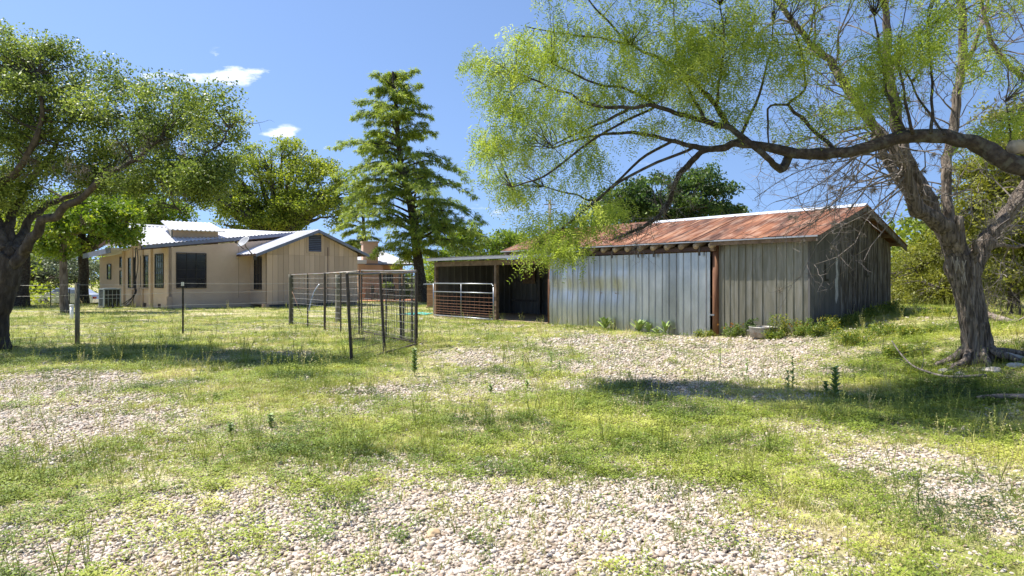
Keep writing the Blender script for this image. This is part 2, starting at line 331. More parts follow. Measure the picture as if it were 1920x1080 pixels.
D1 = Vector((5.14, 17.3)); BC = D1 + u * 2.5                            # right end of door; gable corner
a_ = Vector((.68, .73)).normalized(); b_ = Vector((-a_.y, a_.x)); H0 = Vector((-16.6, 33.0))
def inside(x, y, m=0):
    p = Vector((x, y)) - BC; s = p.dot(u); t = p.dot(v_)
    if -15.9 - m < s < m and -m < t < 4.05 + m: return 1
    p = Vector((x, y)) - H0; s = p.dot(a_); t = p.dot(b_)
    if -m < s < 10 and -m < t < 12 and s < 10: return 2
    if 4.1 < s < 9.6 and -1.9 < t < 0: return 2
    return 0

def build_ground():
    xs = list(np.arange(-22, 15.01, .25)); ys = list(np.arange(1.0, 42.01, .25))
    st = .4
    while xs[-1] < 900: xs.append(xs[-1] + st); st *= 1.25
    st = .4
    while xs[0] > -900: xs.insert(0, xs[0] - st); st *= 1.25
    st = .4
    while ys[-1] < 1500: ys.append(ys[-1] + st); st *= 1.25
    st = .4
    while ys[0] > -400: ys.insert(0, ys[0] - st); st *= 1.25
    nx, ny = len(xs), len(ys); V = []; G = []
    for y in ys:
        for x in xs:
            V.append((x, y, gz(x, y))); G.append(gravel(x, y) if (-30 < x < 25 and -10 < y < 45) else 0)
    Fc = [(j * nx + i, j * nx + i + 1, (j + 1) * nx + i + 1, (j + 1) * nx + i) for j in range(ny - 1) for i in range(nx - 1)]
    me = bpy.data.meshes.new('ground'); me.from_pydata(V, [], Fc); me.shade_smooth()
    at_ = me.attributes.new('gravel', 'FLOAT', 'POINT'); at_.data.foreach_set('value', G)
    m = bpy.data.materials.new('ground_soil'); m.use_nodes = True; nt = m.node_tree; N = nt.nodes.new; L = nt.links.new
    bs = nt.nodes['Principled BSDF']; bs.inputs['Roughness'].default_value = .95; bs.inputs['Specular IOR Level'].default_value = .2
    tc = N('ShaderNodeTexCoord')
    def noise(s, d=6, r=.6):
        n = N('ShaderNodeTexNoise'); n.inputs['Scale'].default_value = s; n.inputs['Detail'].default_value = d; n.inputs['Roughness'].default_value = r; L(tc.outputs['Object'], n.inputs[0]); return n.outputs[0]
    def ramp(src, cs, p0=.3, p1=.7):
        rp = N('ShaderNodeValToRGB'); e = rp.color_ramp.elements
        while len(e) < len(cs): e.new(.5)
        for i, c in enumerate(cs): e[i].position = p0 + (p1 - p0) * i / (len(cs) - 1); e[i].color = (*c, 1)
        L(src, rp.inputs[0]); return rp.outputs[0]
    lawn = ramp(noise(.5, 8, .7), [(.15, .18, .04), (.29, .3, .09), (.43, .38, .19), (.54, .46, .33)], .36, .6)
    fine = ramp(noise(26, 5, .7), [(.35, .4, .3), (1, 1, 1), (1.25, 1.25, 1.1)], .34, .64)
    mx1 = N('ShaderNodeMix'); mx1.data_type = 'RGBA'; mx1.blend_type = 'MULTIPLY'; mx1.inputs[0].default_value = .75; L(lawn, mx1.inputs[6]); L(fine, mx1.inputs[7])
    vo = N('ShaderNodeTexVoronoi'); vo.inputs['Scale'].default_value = 24; L(tc.outputs['Object'], vo.inputs[0])
    hv = N('ShaderNodeSeparateColor'); L(vo.outputs['Color'], hv.inputs[0])
    stone = ramp(hv.outputs[0], [(.28, .23, .19), (.42, .36, .3), (.54, .46, .4), (.62, .56, .5)], 0, 1)
    dk = ramp(vo.outputs['Distance'], [(1, 1, 1), (.9, .88, .85), (.28, .24, .2)], .2, .75)
    mx2 = N('ShaderNodeMix'); mx2.data_type = 'RGBA'; mx2.blend_type = 'MULTIPLY'; mx2.inputs[0].default_value = 1; L(stone, mx2.inputs[6]); L(dk, mx2.inputs[7])
    ga = N('ShaderNodeAttribute'); ga.attribute_name = 'gravel'
    nn = N('ShaderNodeMath'); nn.operation = 'MULTIPLY_ADD'; L(noise(9, 6, .7), nn.inputs[0]); nn.inputs[1].default_value = .9; nn.inputs[2].default_value = -.45
    ad = N('ShaderNodeMath'); ad.operation = 'ADD'; ad.use_clamp = True; L(ga.outputs['Fac'], ad.inputs[0]); L(nn.outputs[0], ad.inputs[1])
    mx = N('ShaderNodeMix'); mx.data_type = 'RGBA'; L(ad.outputs[0], mx.inputs[0]); L(mx1.outputs[2], mx.inputs[6]); L(mx2.outputs[2], mx.inputs[7]); L(mx.outputs[2], bs.inputs['Base Color'])
    bm = N('ShaderNodeBump'); bm.inputs['Strength'].default_value = .8; bm.inputs['Distance'].default_value = .03
    iv = N('ShaderNodeMath'); iv.operation = 'SUBTRACT'; iv.inputs[0].default_value = 1; L(vo.outputs['Distance'], iv.inputs[1]); L(iv.outputs[0], bm.inputs['Height']); L(bm.outputs[0], bs.inputs['Normal'])
    me.materials.append(m); o = bpy.data.objects.new('ground', me); COL.objects.link(o); tag(o, 'grassy yard with pale gravel patches', 'ground', kind='structure')
build_ground()

# ------------------------------------------------------------------ instanced stuff
def proto_collection(name, meshes):
    c = bpy.data.collections.new(name)
    for i, me in enumerate(meshes):
        o = bpy.data.objects.new('%s_%s' % (name, 'abcdefgh'[i]), me); c.objects.link(o)
    return c
def scatter(name, pts, rots, scl, idx, coll, label, cat):
    me = bpy.data.meshes.new(name); me.vertices.add(len(pts)); me.vertices.foreach_set('co', np.array(pts, dtype=np.float32).ravel())
    r = me.attributes.new('rot', 'FLOAT_VECTOR', 'POINT'); r.data.foreach_set('vector', np.array(rots, dtype=np.float32).ravel())
    r = me.attributes.new('scl', 'FLOAT', 'POINT'); r.data.foreach_set('value', np.array(scl, dtype=np.float32))
    r = me.attributes.new('idx', 'INT', 'POINT'); r.data.foreach_set('value', np.array(idx, dtype=np.int32))
    o = bpy.data.objects.new(name, me); COL.objects.link(o); tag(o, label, cat, kind='stuff')
    ng = bpy.data.node_groups.new(name + '_nodes', 'GeometryNodeTree'); ng.interface.new_socket('Geometry', in_out='INPUT', socket_type='NodeSocketGeometry'); ng.interface.new_socket('Geometry', in_out='OUTPUT', socket_type='NodeSocketGeometry')
    N = ng.nodes.new; L = ng.links.new
    gi = N('NodeGroupInput'); go = N('NodeGroupOutput'); ip = N('GeometryNodeInstanceOnPoints'); ci = N('GeometryNodeCollectionInfo')
    ci.inputs['Collection'].default_value = coll; ci.inputs['Separate Children'].default_value = True; ci.inputs['Reset Children'].default_value = True
    mp = N('GeometryNodeMeshToPoints'); L(gi.outputs[0], mp.inputs[0]); L(mp.outputs[0], ip.inputs['Points']); L(ci.outputs[0], ip.inputs['Instance']); ip.inputs['Pick Instance'].default_value = True
    def na(n, t):
        a = N('GeometryNodeInputNamedAttribute'); a.data_type = t; a.inputs[0].default_value = n; return a.outputs['Attribute']
    e = N('FunctionNodeEulerToRotation'); L(na('rot', 'FLOAT_VECTOR'), e.inputs[0]); L(e.outputs[0], ip.inputs['Rotation'])
    L(na('scl', 'FLOAT'), ip.inputs['Scale']); L(na('idx', 'INT'), ip.inputs['Instance Index']); L(ip.outputs[0], go.inputs[0])
    md = o.modifiers.new('scatter', 'NODES'); md.node_group = ng
    return o
def stone_mesh(seed, flat=.6, sub=1):
    import bmesh
    bm = bmesh.new(); bmesh.ops.create_icosphere(bm, subdivisions=sub, radius=1); r = random.Random(seed); off = Vector((r.random() * 50, 0, 0))
    sx, sy = r.uniform(.8, 1.25), r.uniform(.7, 1)
    for v in bm.verts:
        k = 1 + .5 * mnoise.noise(v.co * 1.3 + off); v.co = Vector((v.co.x * sx * k, v.co.y * sy * k, v.co.z * flat * k))
    me = bpy.data.meshes.new('stone'); bm.to_mesh(me); bm.free(); me.shade_smooth(); return me
def stone_material():
    m = bpy.data.materials.new('gravel_stone'); m.use_nodes = True; nt = m.node_tree; N = nt.nodes.new; L = nt.links.new; bs = nt.nodes['Principled BSDF']; bs.inputs['Roughness'].default_value = .85
    oi = N('ShaderNodeObjectInfo'); rp = N('ShaderNodeValToRGB'); e = rp.color_ramp.elements
    cs = [(.3, .22, .155), (.45, .365, .28), (.57, .485, .395), (.67, .59, .5), (.48, .43, .38), (.55, .4, .24)]; ps = [0, .2, .5, .8, .93, 1]
    while len(e) < 6: e.new(.5)
    for i in range(6): e[i].position = ps[i]; e[i].color = (*cs[i], 1)
    L(oi.outputs['Random'], rp.inputs[0]); tc = N('ShaderNodeTexCoord'); no = N('ShaderNodeTexNoise'); no.inputs['Scale'].default_value = 2.2; L(tc.outputs['Object'], no.inputs[0])
    mr = N('ShaderNodeMapRange'); L(no.outputs[0], mr.inputs[0]); mr.inputs[1].default_value = .3; mr.inputs[2].default_value = .7; mr.inputs[3].default_value = .72; mr.inputs[4].default_value = 1.15
    hs = N('ShaderNodeHueSaturation'); L(rp.outputs[0], hs.inputs['Color']); L(mr.outputs[0], hs.inputs['Value']); L(hs.outputs[0], bs.inputs['Base Color']); return m
def blade_tuft(seed, n, h, spread, wdt, m, bend=.5, leafy=False):
    r = random.Random(seed); mb = MB()
    for i in range(n):
        a = r.uniform(0, 2 * PI); rr = spread * r.random() ** .7; bx, by = cos(a) * rr, sin(a) * rr
        hh = h * r.uniform(.5, 1.1); d = a + r.uniform(-.9, .9); le = hh * bend * r.uniform(.3, 1.5)
        side = Vector((-sin(d), cos(d), 0)) * wdt * r.uniform(.7, 1.3)
        p0 = Vector((bx, by, -.01)); p1 = p0 + Vector((cos(d) * le * .35, sin(d) * le * .35, hh * .6)); p2 = p0 + Vector((cos(d) * le, sin(d) * le, hh))
        if leafy:
            st = Vector((bx, by, hh * r.uniform(.3, 1))); t = Vector((cos(d), sin(d), r.uniform(-.2, .5))).normalized(); L_ = wdt * r.uniform(2.4, 4.2); sd = t.cross(Vector((0, 0, 1))).normalized() * wdt * r.uniform(.7, 1.2)
            mb.add([st, st + t * L_ * .5 + sd, st + t * L_, st + t * L_ * .5 - sd], [(0, 1, 2, 3)])
        else: mb.add([p0 - side, p0 + side, p1 + side * .75, p1 - side * .75, p2], [(0, 1, 2, 3), (3, 2, 4)])
    return mb.mesh('tuft', m)
def seed_stalk(seed):
    r = random.Random(seed); mb = MB()
    for i in range(5):
        d = r.uniform(0, 2 * PI); hh = r.uniform(.16, .3); p0 = Vector((r.uniform(-.03, .03), r.uniform(-.03, .03), 0)); p2 = p0 + Vector((cos(d) * .06, sin(d) * .06, hh)); s = Vector((.0016, 0, 0)); s2 = Vector((0, .0016, 0))
        mb.add([p0 - s, p0 + s, p2 + s, p2 - s], [(0, 1, 2, 3)]); mb.add([p0 - s2, p0 + s2, p2 + s2, p2 - s2], [(0, 1, 2, 3)])
        for k in range(5):
            q = p0.lerp(p2, .55 + .1 * k); e = r.uniform(0, 6.28); t = Vector((cos(e), sin(e), .6)) * .018; n = Vector((-sin(e), cos(e), 0)) * .005
            mb.add([q, q + t * .5 + n, q + t, q + t * .5 - n], [(0, 1, 2, 3)])
    return mb.mesh('tuft', M['blade'])
def build_cover():
    sm = stone_material(); ms = []
    for i in range(5):
        me = stone_mesh(i, .45 + .08 * (i % 3)); me.materials.append(sm); ms.append(me)
    coll = proto_collection('pebble', ms)
    P, RT, SC, ID = [], [], [], []
    r = random.Random(3)
    bands = [(2.6, 5, 3100, .0118), (5, 7.5, 2100, .0128), (7.5, 10, 1200, .015), (10, 14, 560, .018), (14, 24, 150, .026)]
    for y0, y1, den, sz in bands:
        hw = lambda y: .78 * y + 1.2
        area = (hw(y0) + hw(y1)) * (y1 - y0); n = int(area * den)
        for _ in range(n):
            y = r.uniform(y0, y1); W = hw(y1); x = r.uniform(-W, W)
            if abs(x) > hw(y): continue
            g = gravel(x, y)
            if r.random() > .13 + .87 * g or inside(x, y, .05): continue
            s = sz * min(1.9, r.lognormvariate(0, .38)); P.append((x, y, gz(x, y) + s * .25)); RT.append((r.uniform(-.5, .5), r.uniform(-.5, .5), r.uniform(0, 6.3))); SC.append(s); ID.append(r.randrange(5))
    scatter('gravel', P, RT, SC, ID, coll, 'pale limestone gravel spread over the yard', 'gravel')
    print('gravel', len(P))
    B, Wl = M['blade'], M['weedleaf']
    ms = [blade_tuft(1, 16, .075, .05, .0028, B), blade_tuft(2, 20, .05, .06, .0026, B, .9), blade_tuft(3, 26, .045, .07, .0058, Wl, leafy=True), blade_tuft(4, 30, .065, .085, .0066, Wl, leafy=True),
          blade_tuft(5, 12, .14, .04, .0026, B, .5), seed_stalk(6), blade_tuft(7, 14, .035, .07, .003, M['straw'], 2.2)]
    coll = proto_collection('tuft', ms)
    P, RT, SC, ID = [], [], [], []
    bands = [(2.6, 6, 900, .85), (6, 10, 620, .95), (10, 16, 330, 1.15), (16, 26, 150, 1.35), (26, 44, 45, 1.6)]
    for y0, y1, den, sz in bands:
        hw = lambda y: .78 * y + 1.5
        area = (hw(y0) + hw(y1)) * (y1 - y0); n = int(area * den)
        for _ in range(n):
            y = r.uniform(y0, y1); W = hw(y1); x = r.uniform(-W, W)
            if abs(x) > hw(y): continue
            g = gravel(x, y); lush = mnoise.noise(Vector((x * .45, y * .45, 20))) + .5 * mnoise.noise(Vector((x * 1.6, y * 1.6, 21)))
            pr = (1 - g) ** 1.2 * (.72 + .6 * lush) + .08 + .35 * max(0, mnoise.noise(Vector((x * 2.2, y * 2.2, 60))))
            if r.random() > pr or inside(x, y, .03): continue
            wd = mnoise.noise(Vector((x * .6, y * .6, 40))) + .25 * (1 if x > 2 and y < 14 else 0)
            q = r.random()
            if q < .02 : i = 5
            elif q < .045: i = 4
            elif q < .15 - .25 * lush: i = 6
            elif q < .8 + wd * .7: i = r.choice((2, 3))
            else: i = r.choice((0, 0, 1))
            s = sz * r.uniform(.65, 1.25) * (1 + .35 * lush)
            if y > 18: s *= .8
            P.append((x, y, gz(x, y))); RT.append((r.uniform(-.15, .15), r.uniform(-.15, .15), r.uniform(0, 6.3))); SC.append(s); ID.append(i)
    scatter('grass', P, RT, SC, ID, coll, 'short green grass and clover growing through the gravel', 'grass')
    print('grass', len(P))
build_cover()

# ------------------------------------------------------------------ foliage builders
def unit(n, rng):
    d = rng.normal(size=(n, 3)); return d / np.linalg.norm(d, axis=1, keepdims=True)
def leaf_quads(C, L, W, rng, droop=0.0, up=.5):
    n = len(C); d = unit(n, rng); d[:, 2] -= droop; d /= np.linalg.norm(d, axis=1, keepdims=True)
    nrm = unit(n, rng); nrm[:, 2] = np.abs(nrm[:, 2]) + up; s = np.cross(d, nrm); s /= np.linalg.norm(s, axis=1, keepdims=True) + 1e-9
    Ls = L * rng.uniform(.6, 1.3, (n, 1)); Ws = W * rng.uniform(.6, 1.3, (n, 1))
    V = np.empty((n, 4, 3)); V[:, 0] = C - d * Ls / 2; V[:, 1] = C + s * Ws / 2; V[:, 2] = C + d * Ls / 2; V[:, 3] = C - s * Ws / 2
    return V.reshape(-1, 3)
def clump_centres(ells, n, rng, shell=.5):
    """ells: (x,y,z,rx,ry,rz,weight)"""
    wts = np.array([e[6] if len(e) > 6 else e[3] * e[5] for e in ells]); wts = wts / wts.sum(); out = []
    for i in rng.choice(len(ells), n, p=wts):
        e = ells[i]; d = rng.normal(size=3); d /= np.linalg.norm(d); r = shell + (1 - shell) * rng.random() ** .6
        if rng.random() < .25: r = rng.random() ** .5
        out.append((e[0] + d[0] * e[3] * r, e[1] + d[1] * e[4] * r, e[2] + d[2] * e[5] * r))
    return np.array(out)
def crown(name, parent, cl, per, rad, L, W, m, rng, flat=.6, droop=0, sizevar=.5, tb=0, **props):
    k = len(cl); rs = rad * rng.uniform(1 - sizevar, 1 + sizevar, k); cnt = np.maximum(3, (per * (rs / rad) ** 2 * rng.uniform(.5, 1.4, k)).astype(int))
    idx = np.repeat(np.arange(k), cnt); n = len(idx)
    off = unit(n, rng) * (rng.random((n, 1)) ** .55) * rs[idx][:, None]; off[:, 2] *= flat
    C = cl[idx] + off; tint = np.clip(.45 + tb + (rng.random(k) - .5)[idx] * .45 + rng.normal(0, .16, n), 0, 1)
    return quads_obj(name, leaf_quads(C, L, W, rng, droop), 4, m, parent, tint, **props)
def frond_quads(C, rng, L=.16, pairs=5, droop=.7, lf=.045, lw=.009):
    """feathery drooping compound leaves"""
    n = len(C); d = unit(n, rng); d[:, 2] = d[:, 2] * .5 - droop; d /= np.linalg.norm(d, axis=1, keepdims=True)
    nrm = unit(n, rng); s = np.cross(d, nrm); s /= np.linalg.norm(s, axis=1, keepdims=True)
    out = np.empty((n, pairs * 2, 4, 3)); Ls = L * rng.uniform(.6, 1.25, (n, 1))
    for k in range(pairs):
        t = (k + .6) / pairs; P = C + d * Ls * t; P[:, 2] -= .25 * L * t * t
        for j, sg in enumerate((-1, 1)):
            ld = s * sg + d * .65 + rng.normal(0, .12, (n, 3)); ld /= np.linalg.norm(ld, axis=1, keepdims=True)
            ln = np.cross(ld, nrm + rng.normal(0, .5, (n, 3))); ln /= np.linalg.norm(ln, axis=1, keepdims=True); a = lf * rng.uniform(.75, 1.2, (n, 1)) * (1.15 - .5 * t)
            q = k * 2 + j; out[:, q, 0] = P; out[:, q, 1] = P + ld * a * .5 + ln * lw / 2; out[:, q, 2] = P + ld * a; out[:, q, 3] = P + ld * a * .5 - ln * lw / 2
    return out.reshape(-1, 3), pairs * 2
def smooth_path(pts, rad, sub=5):
    P = [Vector(p) for p in pts]; out = []; rr = []
    for i in range(len(P) - 1):
        p0 = P[max(0, i - 1)]; p1 = P[i]; p2 = P[i + 1]; p3 = P[min(len(P) - 1, i + 2)]
        for k in range(sub):
            t = k / sub; out.append(.5 * ((2 * p1) + (p2 - p0) * t + (2 * p0 - 5 * p1 + 4 * p2 - p3) * t * t + (3 * p1 - p0 - 3 * p2 + p3) * t ** 3)); rr.append(rad[i] * (1 - t) + rad[i + 1] * t)
    out.append(P[-1]); rr.append(rad[-1]); return out, rr
def limb(mb, pts, rad, n=8, sub=5, rough=.15, wob=.03, seed=0):
    p, r = smooth_path(pts, rad, sub); k = len(p)
    for i in range(1, k - 1):
        s = wob; p[i] = p[i] + Vector((mnoise.noise(Vector((i * .37, seed, 0))), mnoise.noise(Vector((i * .37, seed, 9))), mnoise.noise(Vector((i * .37, seed, 5))))) * s
    mb.tube(p, r, n, rough=rough, seed=seed); return p, r
def twig(mb, p, d, L, r, rng, depth=0, maxd=3, n=4, gn=.05, spread=.8, tips=None, grav=0):
    """crooked bare twig with side twigs"""
    pts = [Vector(p)]; d = Vector(d).normalized(); k = 5
    for i in range(k):
        d = (d + Vector(rng.normal(0, .22, 3)) + Vector((0, 0, -grav))).normalized(); pts.append(pts[-1] + d * (L / k))
        if depth < maxd and i >= 1 and rng.random() < .75:
            dd = (d + Vector(rng.normal(0, spread, 3))).normalized(); twig(mb, pts[-1], dd, L * rng.uniform(.4, .7), r * .55, rng, depth + 1, maxd, 3, gn, spread, tips, grav)
    mb.tube(pts, [r * (1 - .75 * i / k) for i in range(k + 1)], n, cap=False)
    if tips is not None: tips.append(pts[-1]); tips.append(pts[3])
def connect(mb, paths, targets, rng, r0=.03, sag=.12, frac=1.0, n=4, tip=.004, maxlen=99):
    """thin branches from the nearest limb point to clump centres"""
    P = []; 
    for pa in paths: P += [tuple(q) for q in pa]
    P = np.array(P)
    for t in targets:
        if rng.random() > frac: continue
        t = np.array(t); dist = np.linalg.norm(P - t, axis=1); dist2 = dist + np.maximum(0, P[:, 2] - t[2]) * .7
        i = int(np.argmin(dist2)); a = Vector(P[i]); b = Vector(t); Ln = (b - a).length
        if Ln < .05 or Ln > maxlen: continue
        mid = a.lerp(b, .5) + Vector(rng.normal(0, .08 * Ln, 3)) + Vector((0, 0, sag * Ln)); q1 = a.lerp(mid, .5) + Vector(rng.normal(0, .04 * Ln, 3)); q2 = mid.lerp(b, .5) + Vector(rng.normal(0, .04 * Ln, 3))
        r = r0 * min(1.5, .4 + Ln * .35)
        mb.tube([a, q1, mid, q2, b], [r, r * .75, r * .5, r * .35, tip], n, cap=False)
def E(px, py, Y, rpx, rpy, ry, wt=None):
    c = at(px, py, Y); return (c.x, c.y, c.z, rpx / F * Y, ry, rpy / F * Y) + ((wt,) if wt else ())
def tree(name, label, base, Y, trunkpx, rpx, ells, ncl, per, crad, L, W, lm, bm, seed, group=None, cat='tree', multi=1, frac=.6, flat=.6, droop=0, br=.05, shell=.5):
    """broadleaf tree standing at base px, depth Y; trunkpx: fork pixel"""
    rng = np.random.default_rng(seed); g = gp(base, Y); root = thing(name, label, cat, g, group)
    mb = MB(); paths = []; fk = at(trunkpx[0], trunkpx[1], Y); r0 = rpx / F * Y
    p, r = limb(mb, [g - Vector((0, 0, .2)), g.lerp(fk, .3), g.lerp(fk, .7), fk], [r0 * 1.35, r0, r0 * .9, r0 * .8], 9, 4, .2, .06, seed); paths.append(p)
    mb.obj('trunk', bm, root, True)
    cl = clump_centres(ells, ncl, rng, shell); mb = MB(); sel = rng.choice(len(cl), min(len(cl), 6 + 2 * multi), replace=False)
    for k in sel:
        t = fk.lerp(Vector(cl[k]), .88); mid = fk.lerp(t, .5) + Vector((0, 0, .1 * (t - fk).length)); pp, _ = limb(mb, [fk - Vector((0, 0, r0)), fk.lerp(mid, .5), mid, t], [r0 * .6, r0 * .42, r0 * .25, r0 * .08], 6, 4, .1, .15, seed + k); paths.append(pp)
    connect(mb, paths[1:], cl, rng, br, .1, frac); mb.obj('branches', bm, root, True)
    crown('crown', root, cl, per, crad, L, W, lm, rng, flat, droop)
    return root

# ------------------------------------------------------------------ BARN
U3 = Vector((u.x, u.y, 0)); V3 = Vector((v_.x, v_.y, 0))
def bp(s, t, z): return Vector((BC.x + u.x * s + v_.x * t, BC.y + u.y * s + v_.y * t, z))   # s<0 to the left, t back
FR = (BC.x, BC.y)                                                                               # front line origin, direction u
M['rafter_log'] = mat('pale_log_end', [(.2, .15, .1), (.3, .23, .16), (.4, .32, .23)], 9, .85)
def build_barn():
    root = thing('barn', 'long grey barn with rusty red metal roof and silver sliding front', 'barn', (BC.x, BC.y, .1))
    zr, ze, zb = 3.25, 2.45, 2.34; oe, orr = .3, .22; W = 4.0; SL = -11.1; rend = .35
    rise = zr - ze
    # front slope sheets, one by one
    k = 17; ws = (rend - SL) / k; rg = random.Random(5)
    for i in range(k):
        s0 = SL + ws * i - .02; s1 = s0 + ws + .05; dz = .014 * (i % 2) + rg.uniform(0, .006); ex = rg.uniform(-.03, .03)
        mb = MB(); mb.ribbed(bp(s0, -oe + ex, ze + dz), bp(s1, -oe + ex, ze + dz), bp(s0, W / 2, zr + dz), bp(s1, W / 2, zr + dz), 2, .012, .022)
        mb.obj('roof_sheet', M['rust'], root)
    for i in range(k):
        s0 = SL + ws * i - .02; s1 = s0 + ws + .05
        mb = MB(); mb.ribbed(bp(s1, W + orr, zb), bp(s0, W + orr, zb), bp(s1, W / 2, zr), bp(s0, W / 2, zr), 3, .02, .05); mb.obj('roof_sheet', M['rust'], root)
    for s0, s1, mm in ((SL, -6.3, M['rust']), (-6.3, rend, M['ridge'])):
        mb = MB(); mb.add([bp(s0, W / 2 - .14, zr - .03), bp(s1, W / 2 - .14, zr - .03), bp(s1, W / 2, zr + .05), bp(s0, W / 2, zr + .05), bp(s0, W / 2 + .14, zr - .03), bp(s1, W / 2 + .14, zr - .03), bp(s0, W / 2, zr + .0), bp(s1, W / 2, zr)],
            [(0, 1, 2, 3), (3, 2, 5, 4), (0, 3, 4, 6), (1, 7, 5, 2), (0, 6, 7, 1), (4, 5, 7, 6)]); mb.obj('ridge_cap', mm, root)
    mb = MB(); mb.wall(FR, u, SL, rend, ze - .035, ze + .0, oe - .02, oe + .012); mb.obj('drip_edge', M['gutter'], root)
    mb = MB(); mb.wall(FR, u, -2.45, rend - .02, ze - .13, ze - .04, oe - .07, oe - .025); mb.obj('eave_board', M['wood_raw'], root)
    # barge boards on the gable end
    for t0, z0 in ((-oe, ze), (W + orr, zb)):
        mb = MB(); A_ = bp(rend, t0, z0); B_ = bp(rend, W / 2, zr); A2 = bp(rend - .04, t0, z0); B2 = bp(rend - .04, W / 2, zr); dz = Vector((0, 0, .13)); e_ = Vector((0, 0, .012))
        mb.hexa([A_ - dz, B_ - dz, B2 - dz, A2 - dz, A_ - e_, B_ - e_, B2 - e_, A2 - e_]); mb.obj('barge_board', M['plank'], root)
    # purlin ends under the gable overhang
    for t in np.linspace(.15, 3.95, 9):
        z = (ze + rise * (t + oe) / (W / 2 + oe)) if t < W / 2 else (zb + (zr - zb) * (W + orr - t) / (W / 2 + orr))
        mb = MB(); mb.box(bp(.1, t, z - .07), (.42, .08, .09), u); mb.obj('purlin_end', M['wood_raw'], root)
    # rafters whose ends show above the sliding door
    for i, s in enumerate(np.arange(-10.9, -2.4, .47)):
        mb = MB(); A_ = bp(s, -oe + .05, ze - .13); B_ = bp(s, W / 2, zr - .12)
        mb.tube([A_, B_], [.08, .06], 10); mb.obj('rafter', M['rafter_log'], root, True)
    for s in np.arange(-2.3, .1, .58):
        mb = MB(); A_ = bp(s, .05, ze - .03); B_ = bp(s, W / 2, zr - .12); mb.tube([A_, B_], [.05, .05], 6); mb.obj('rafter', M['wood_raw'], root, True)
    # walls: back and inner
    mb = MB(); mb.wall(FR, u, -8.5, -.05, -.4, 2.35, -W, -W + .05); mb.obj('back_wall', M['plank_dark'], root)
    mb = MB(); mb.wall((bp(-8.77, 0, 0).x, bp(-8.77, 0, 0).y), v_, .1, W - .06, -.4, 2.35, 0, .05); mb.obj('inner_wall', M['plank_dark'], root)
    mb = MB(); mb.wall(FR, u, -2.42, -.03, -.4, 2.36, -.09, -.04); mb.obj('wall_lining', M['plank_dark'], root)
    # metal sheets right of the door
    xs = [-2.4, -2.17, -1.93, -1.7, -1.35, -.98, -.64, -.3, -.015]
    for i in range(8):
        mb = MB(); A_ = xs[i] - .012; B_ = xs[i + 1] + .012; o = .004 * (i % 2)
        f = lambda s, z: bp(s, -.012 - o, z)
        mb.ribbed(f(A_, -.1), f(B_, -.1), f(A_, 2.42), f(B_, 2.42), 1 if i % 3 else 2, .02, .02, nv=8, dent=lambda a, b, p: .004 * mnoise.noise(Vector((p.x * 2, p.y * 2, p.z * .6)))); mb.obj('wall_sheet', M['galv_old'], root)
    # gable: boards
    GA = (BC.x, BC.y); rg = random.Random(9)
    def ztop(t): return (ze + rise * (t + oe) / (W / 2 + oe) if t < W / 2 else zb + (zr - zb) * (W + orr - t) / (W / 2 + orr)) - .06
    edges = [0, .17, .36, .56]
    def board(t0, t1, mm, o=.0, name='plank', zt=None, th=.028):
        pts = [(t0, -.1), (t1, -.1), (t1, zt or ztop(t1))]
        if t0 < W / 2 < t1 and not zt: pts.append((W / 2, ztop(W / 2)))
        pts.append((t0, zt or ztop(t0)))
        mb = MB(); mb.wallpoly(GA, v_, pts, o, o + th); return mb.obj(name, mm, root)
    for i in range(3): board(edges[i] + .004, edges[i + 1] - .004, M['ply'], .003 * i)
    for t0, t1 in ((.56, .95), (.955, 1.32)): board(t0, t1, M['ply'], .004, 'panel')
    t = 1.33
    while t < W - .02:
        wd = rg.choice((.1, .2, .24, .17, .12, .22)); t1 = min(W, t + wd); board(t + .012, t1 - .012, M['plank'], rg.uniform(0, .022)); t = t1
    mb = MB(); mb.wallpoly(GA, v_, [(0, -.1), (W, -.1), (W, ztop(W) - .02), (W / 2, ztop(W / 2) - .02), (0, ztop(0) - .02)], -.05, -.012); mb.obj('gable_lining', M['plank_dark'], root)
    mb = MB(); mb.wall(FR, u, -.02, .03, -.1, 2.42, .0, .035); mb.obj('corner_board', M['ply'], root)
    # two black L shaped hooks
    for t, zt in ((.6, 1.86), (2.62, 1.95)):
        mb = MB(); mb.wall(GA, v_, t, t + .05, zt - .42, zt, .034, .05); mb.wall(GA, v_, t + .051, t + .17, zt - .42, zt - .37, .034, .05); mb.obj('hook', M['dark'], root)
    mb = MB(); mb.wallpoly(GA, v_, [(1.1, 1.02), (1.14, .9), (1.19, .98), (1.24, 1.1), (1.22, 1.4), (1.25, 1.6), (1.2, 1.78), (1.24, 1.95), (1.16, 2.02), (1.12, 1.85), (1.15, 1.6), (1.08, 1.4), (1.12, 1.2)], .033, .0345); mb.obj('paint_streak', M['chalk'], root)
    # posts
    for s, wd in ((-2.44, .085), (-8.77, .08)):
        mb = MB(); p = bp(s - .02, .0, 0); mb.tube([bp(s, -.04, -.4), bp(s, -.04, 2.36)], [wd, wd * .95], 10); mb.obj('door_post', M['wood_red'], root, True)
    mb = MB(); mb.wall(FR, u, -8.7, -2.2, 2.2, 2.33, -.05, .0); mb.obj('header_beam', M['wood_raw'], root)
    mb = MB(); mb.wall(FR, u, -8.75, -2.52, 2.2, 2.285, .13, .19); mb.obj('door_track', M['soffit'], root)
    mb = MB(); mb.tube([bp(-2.5, -.16, 2.24), bp(-2.38, -.16, 2.24)], .055, 10); mb.obj('track_bracket', M['wood_raw'], root)
    mb = MB(); mb.box(bp(-2.52, -.13, .58), (.2, .03, .035), u); mb.obj('latch', M['tube_silver'], root)
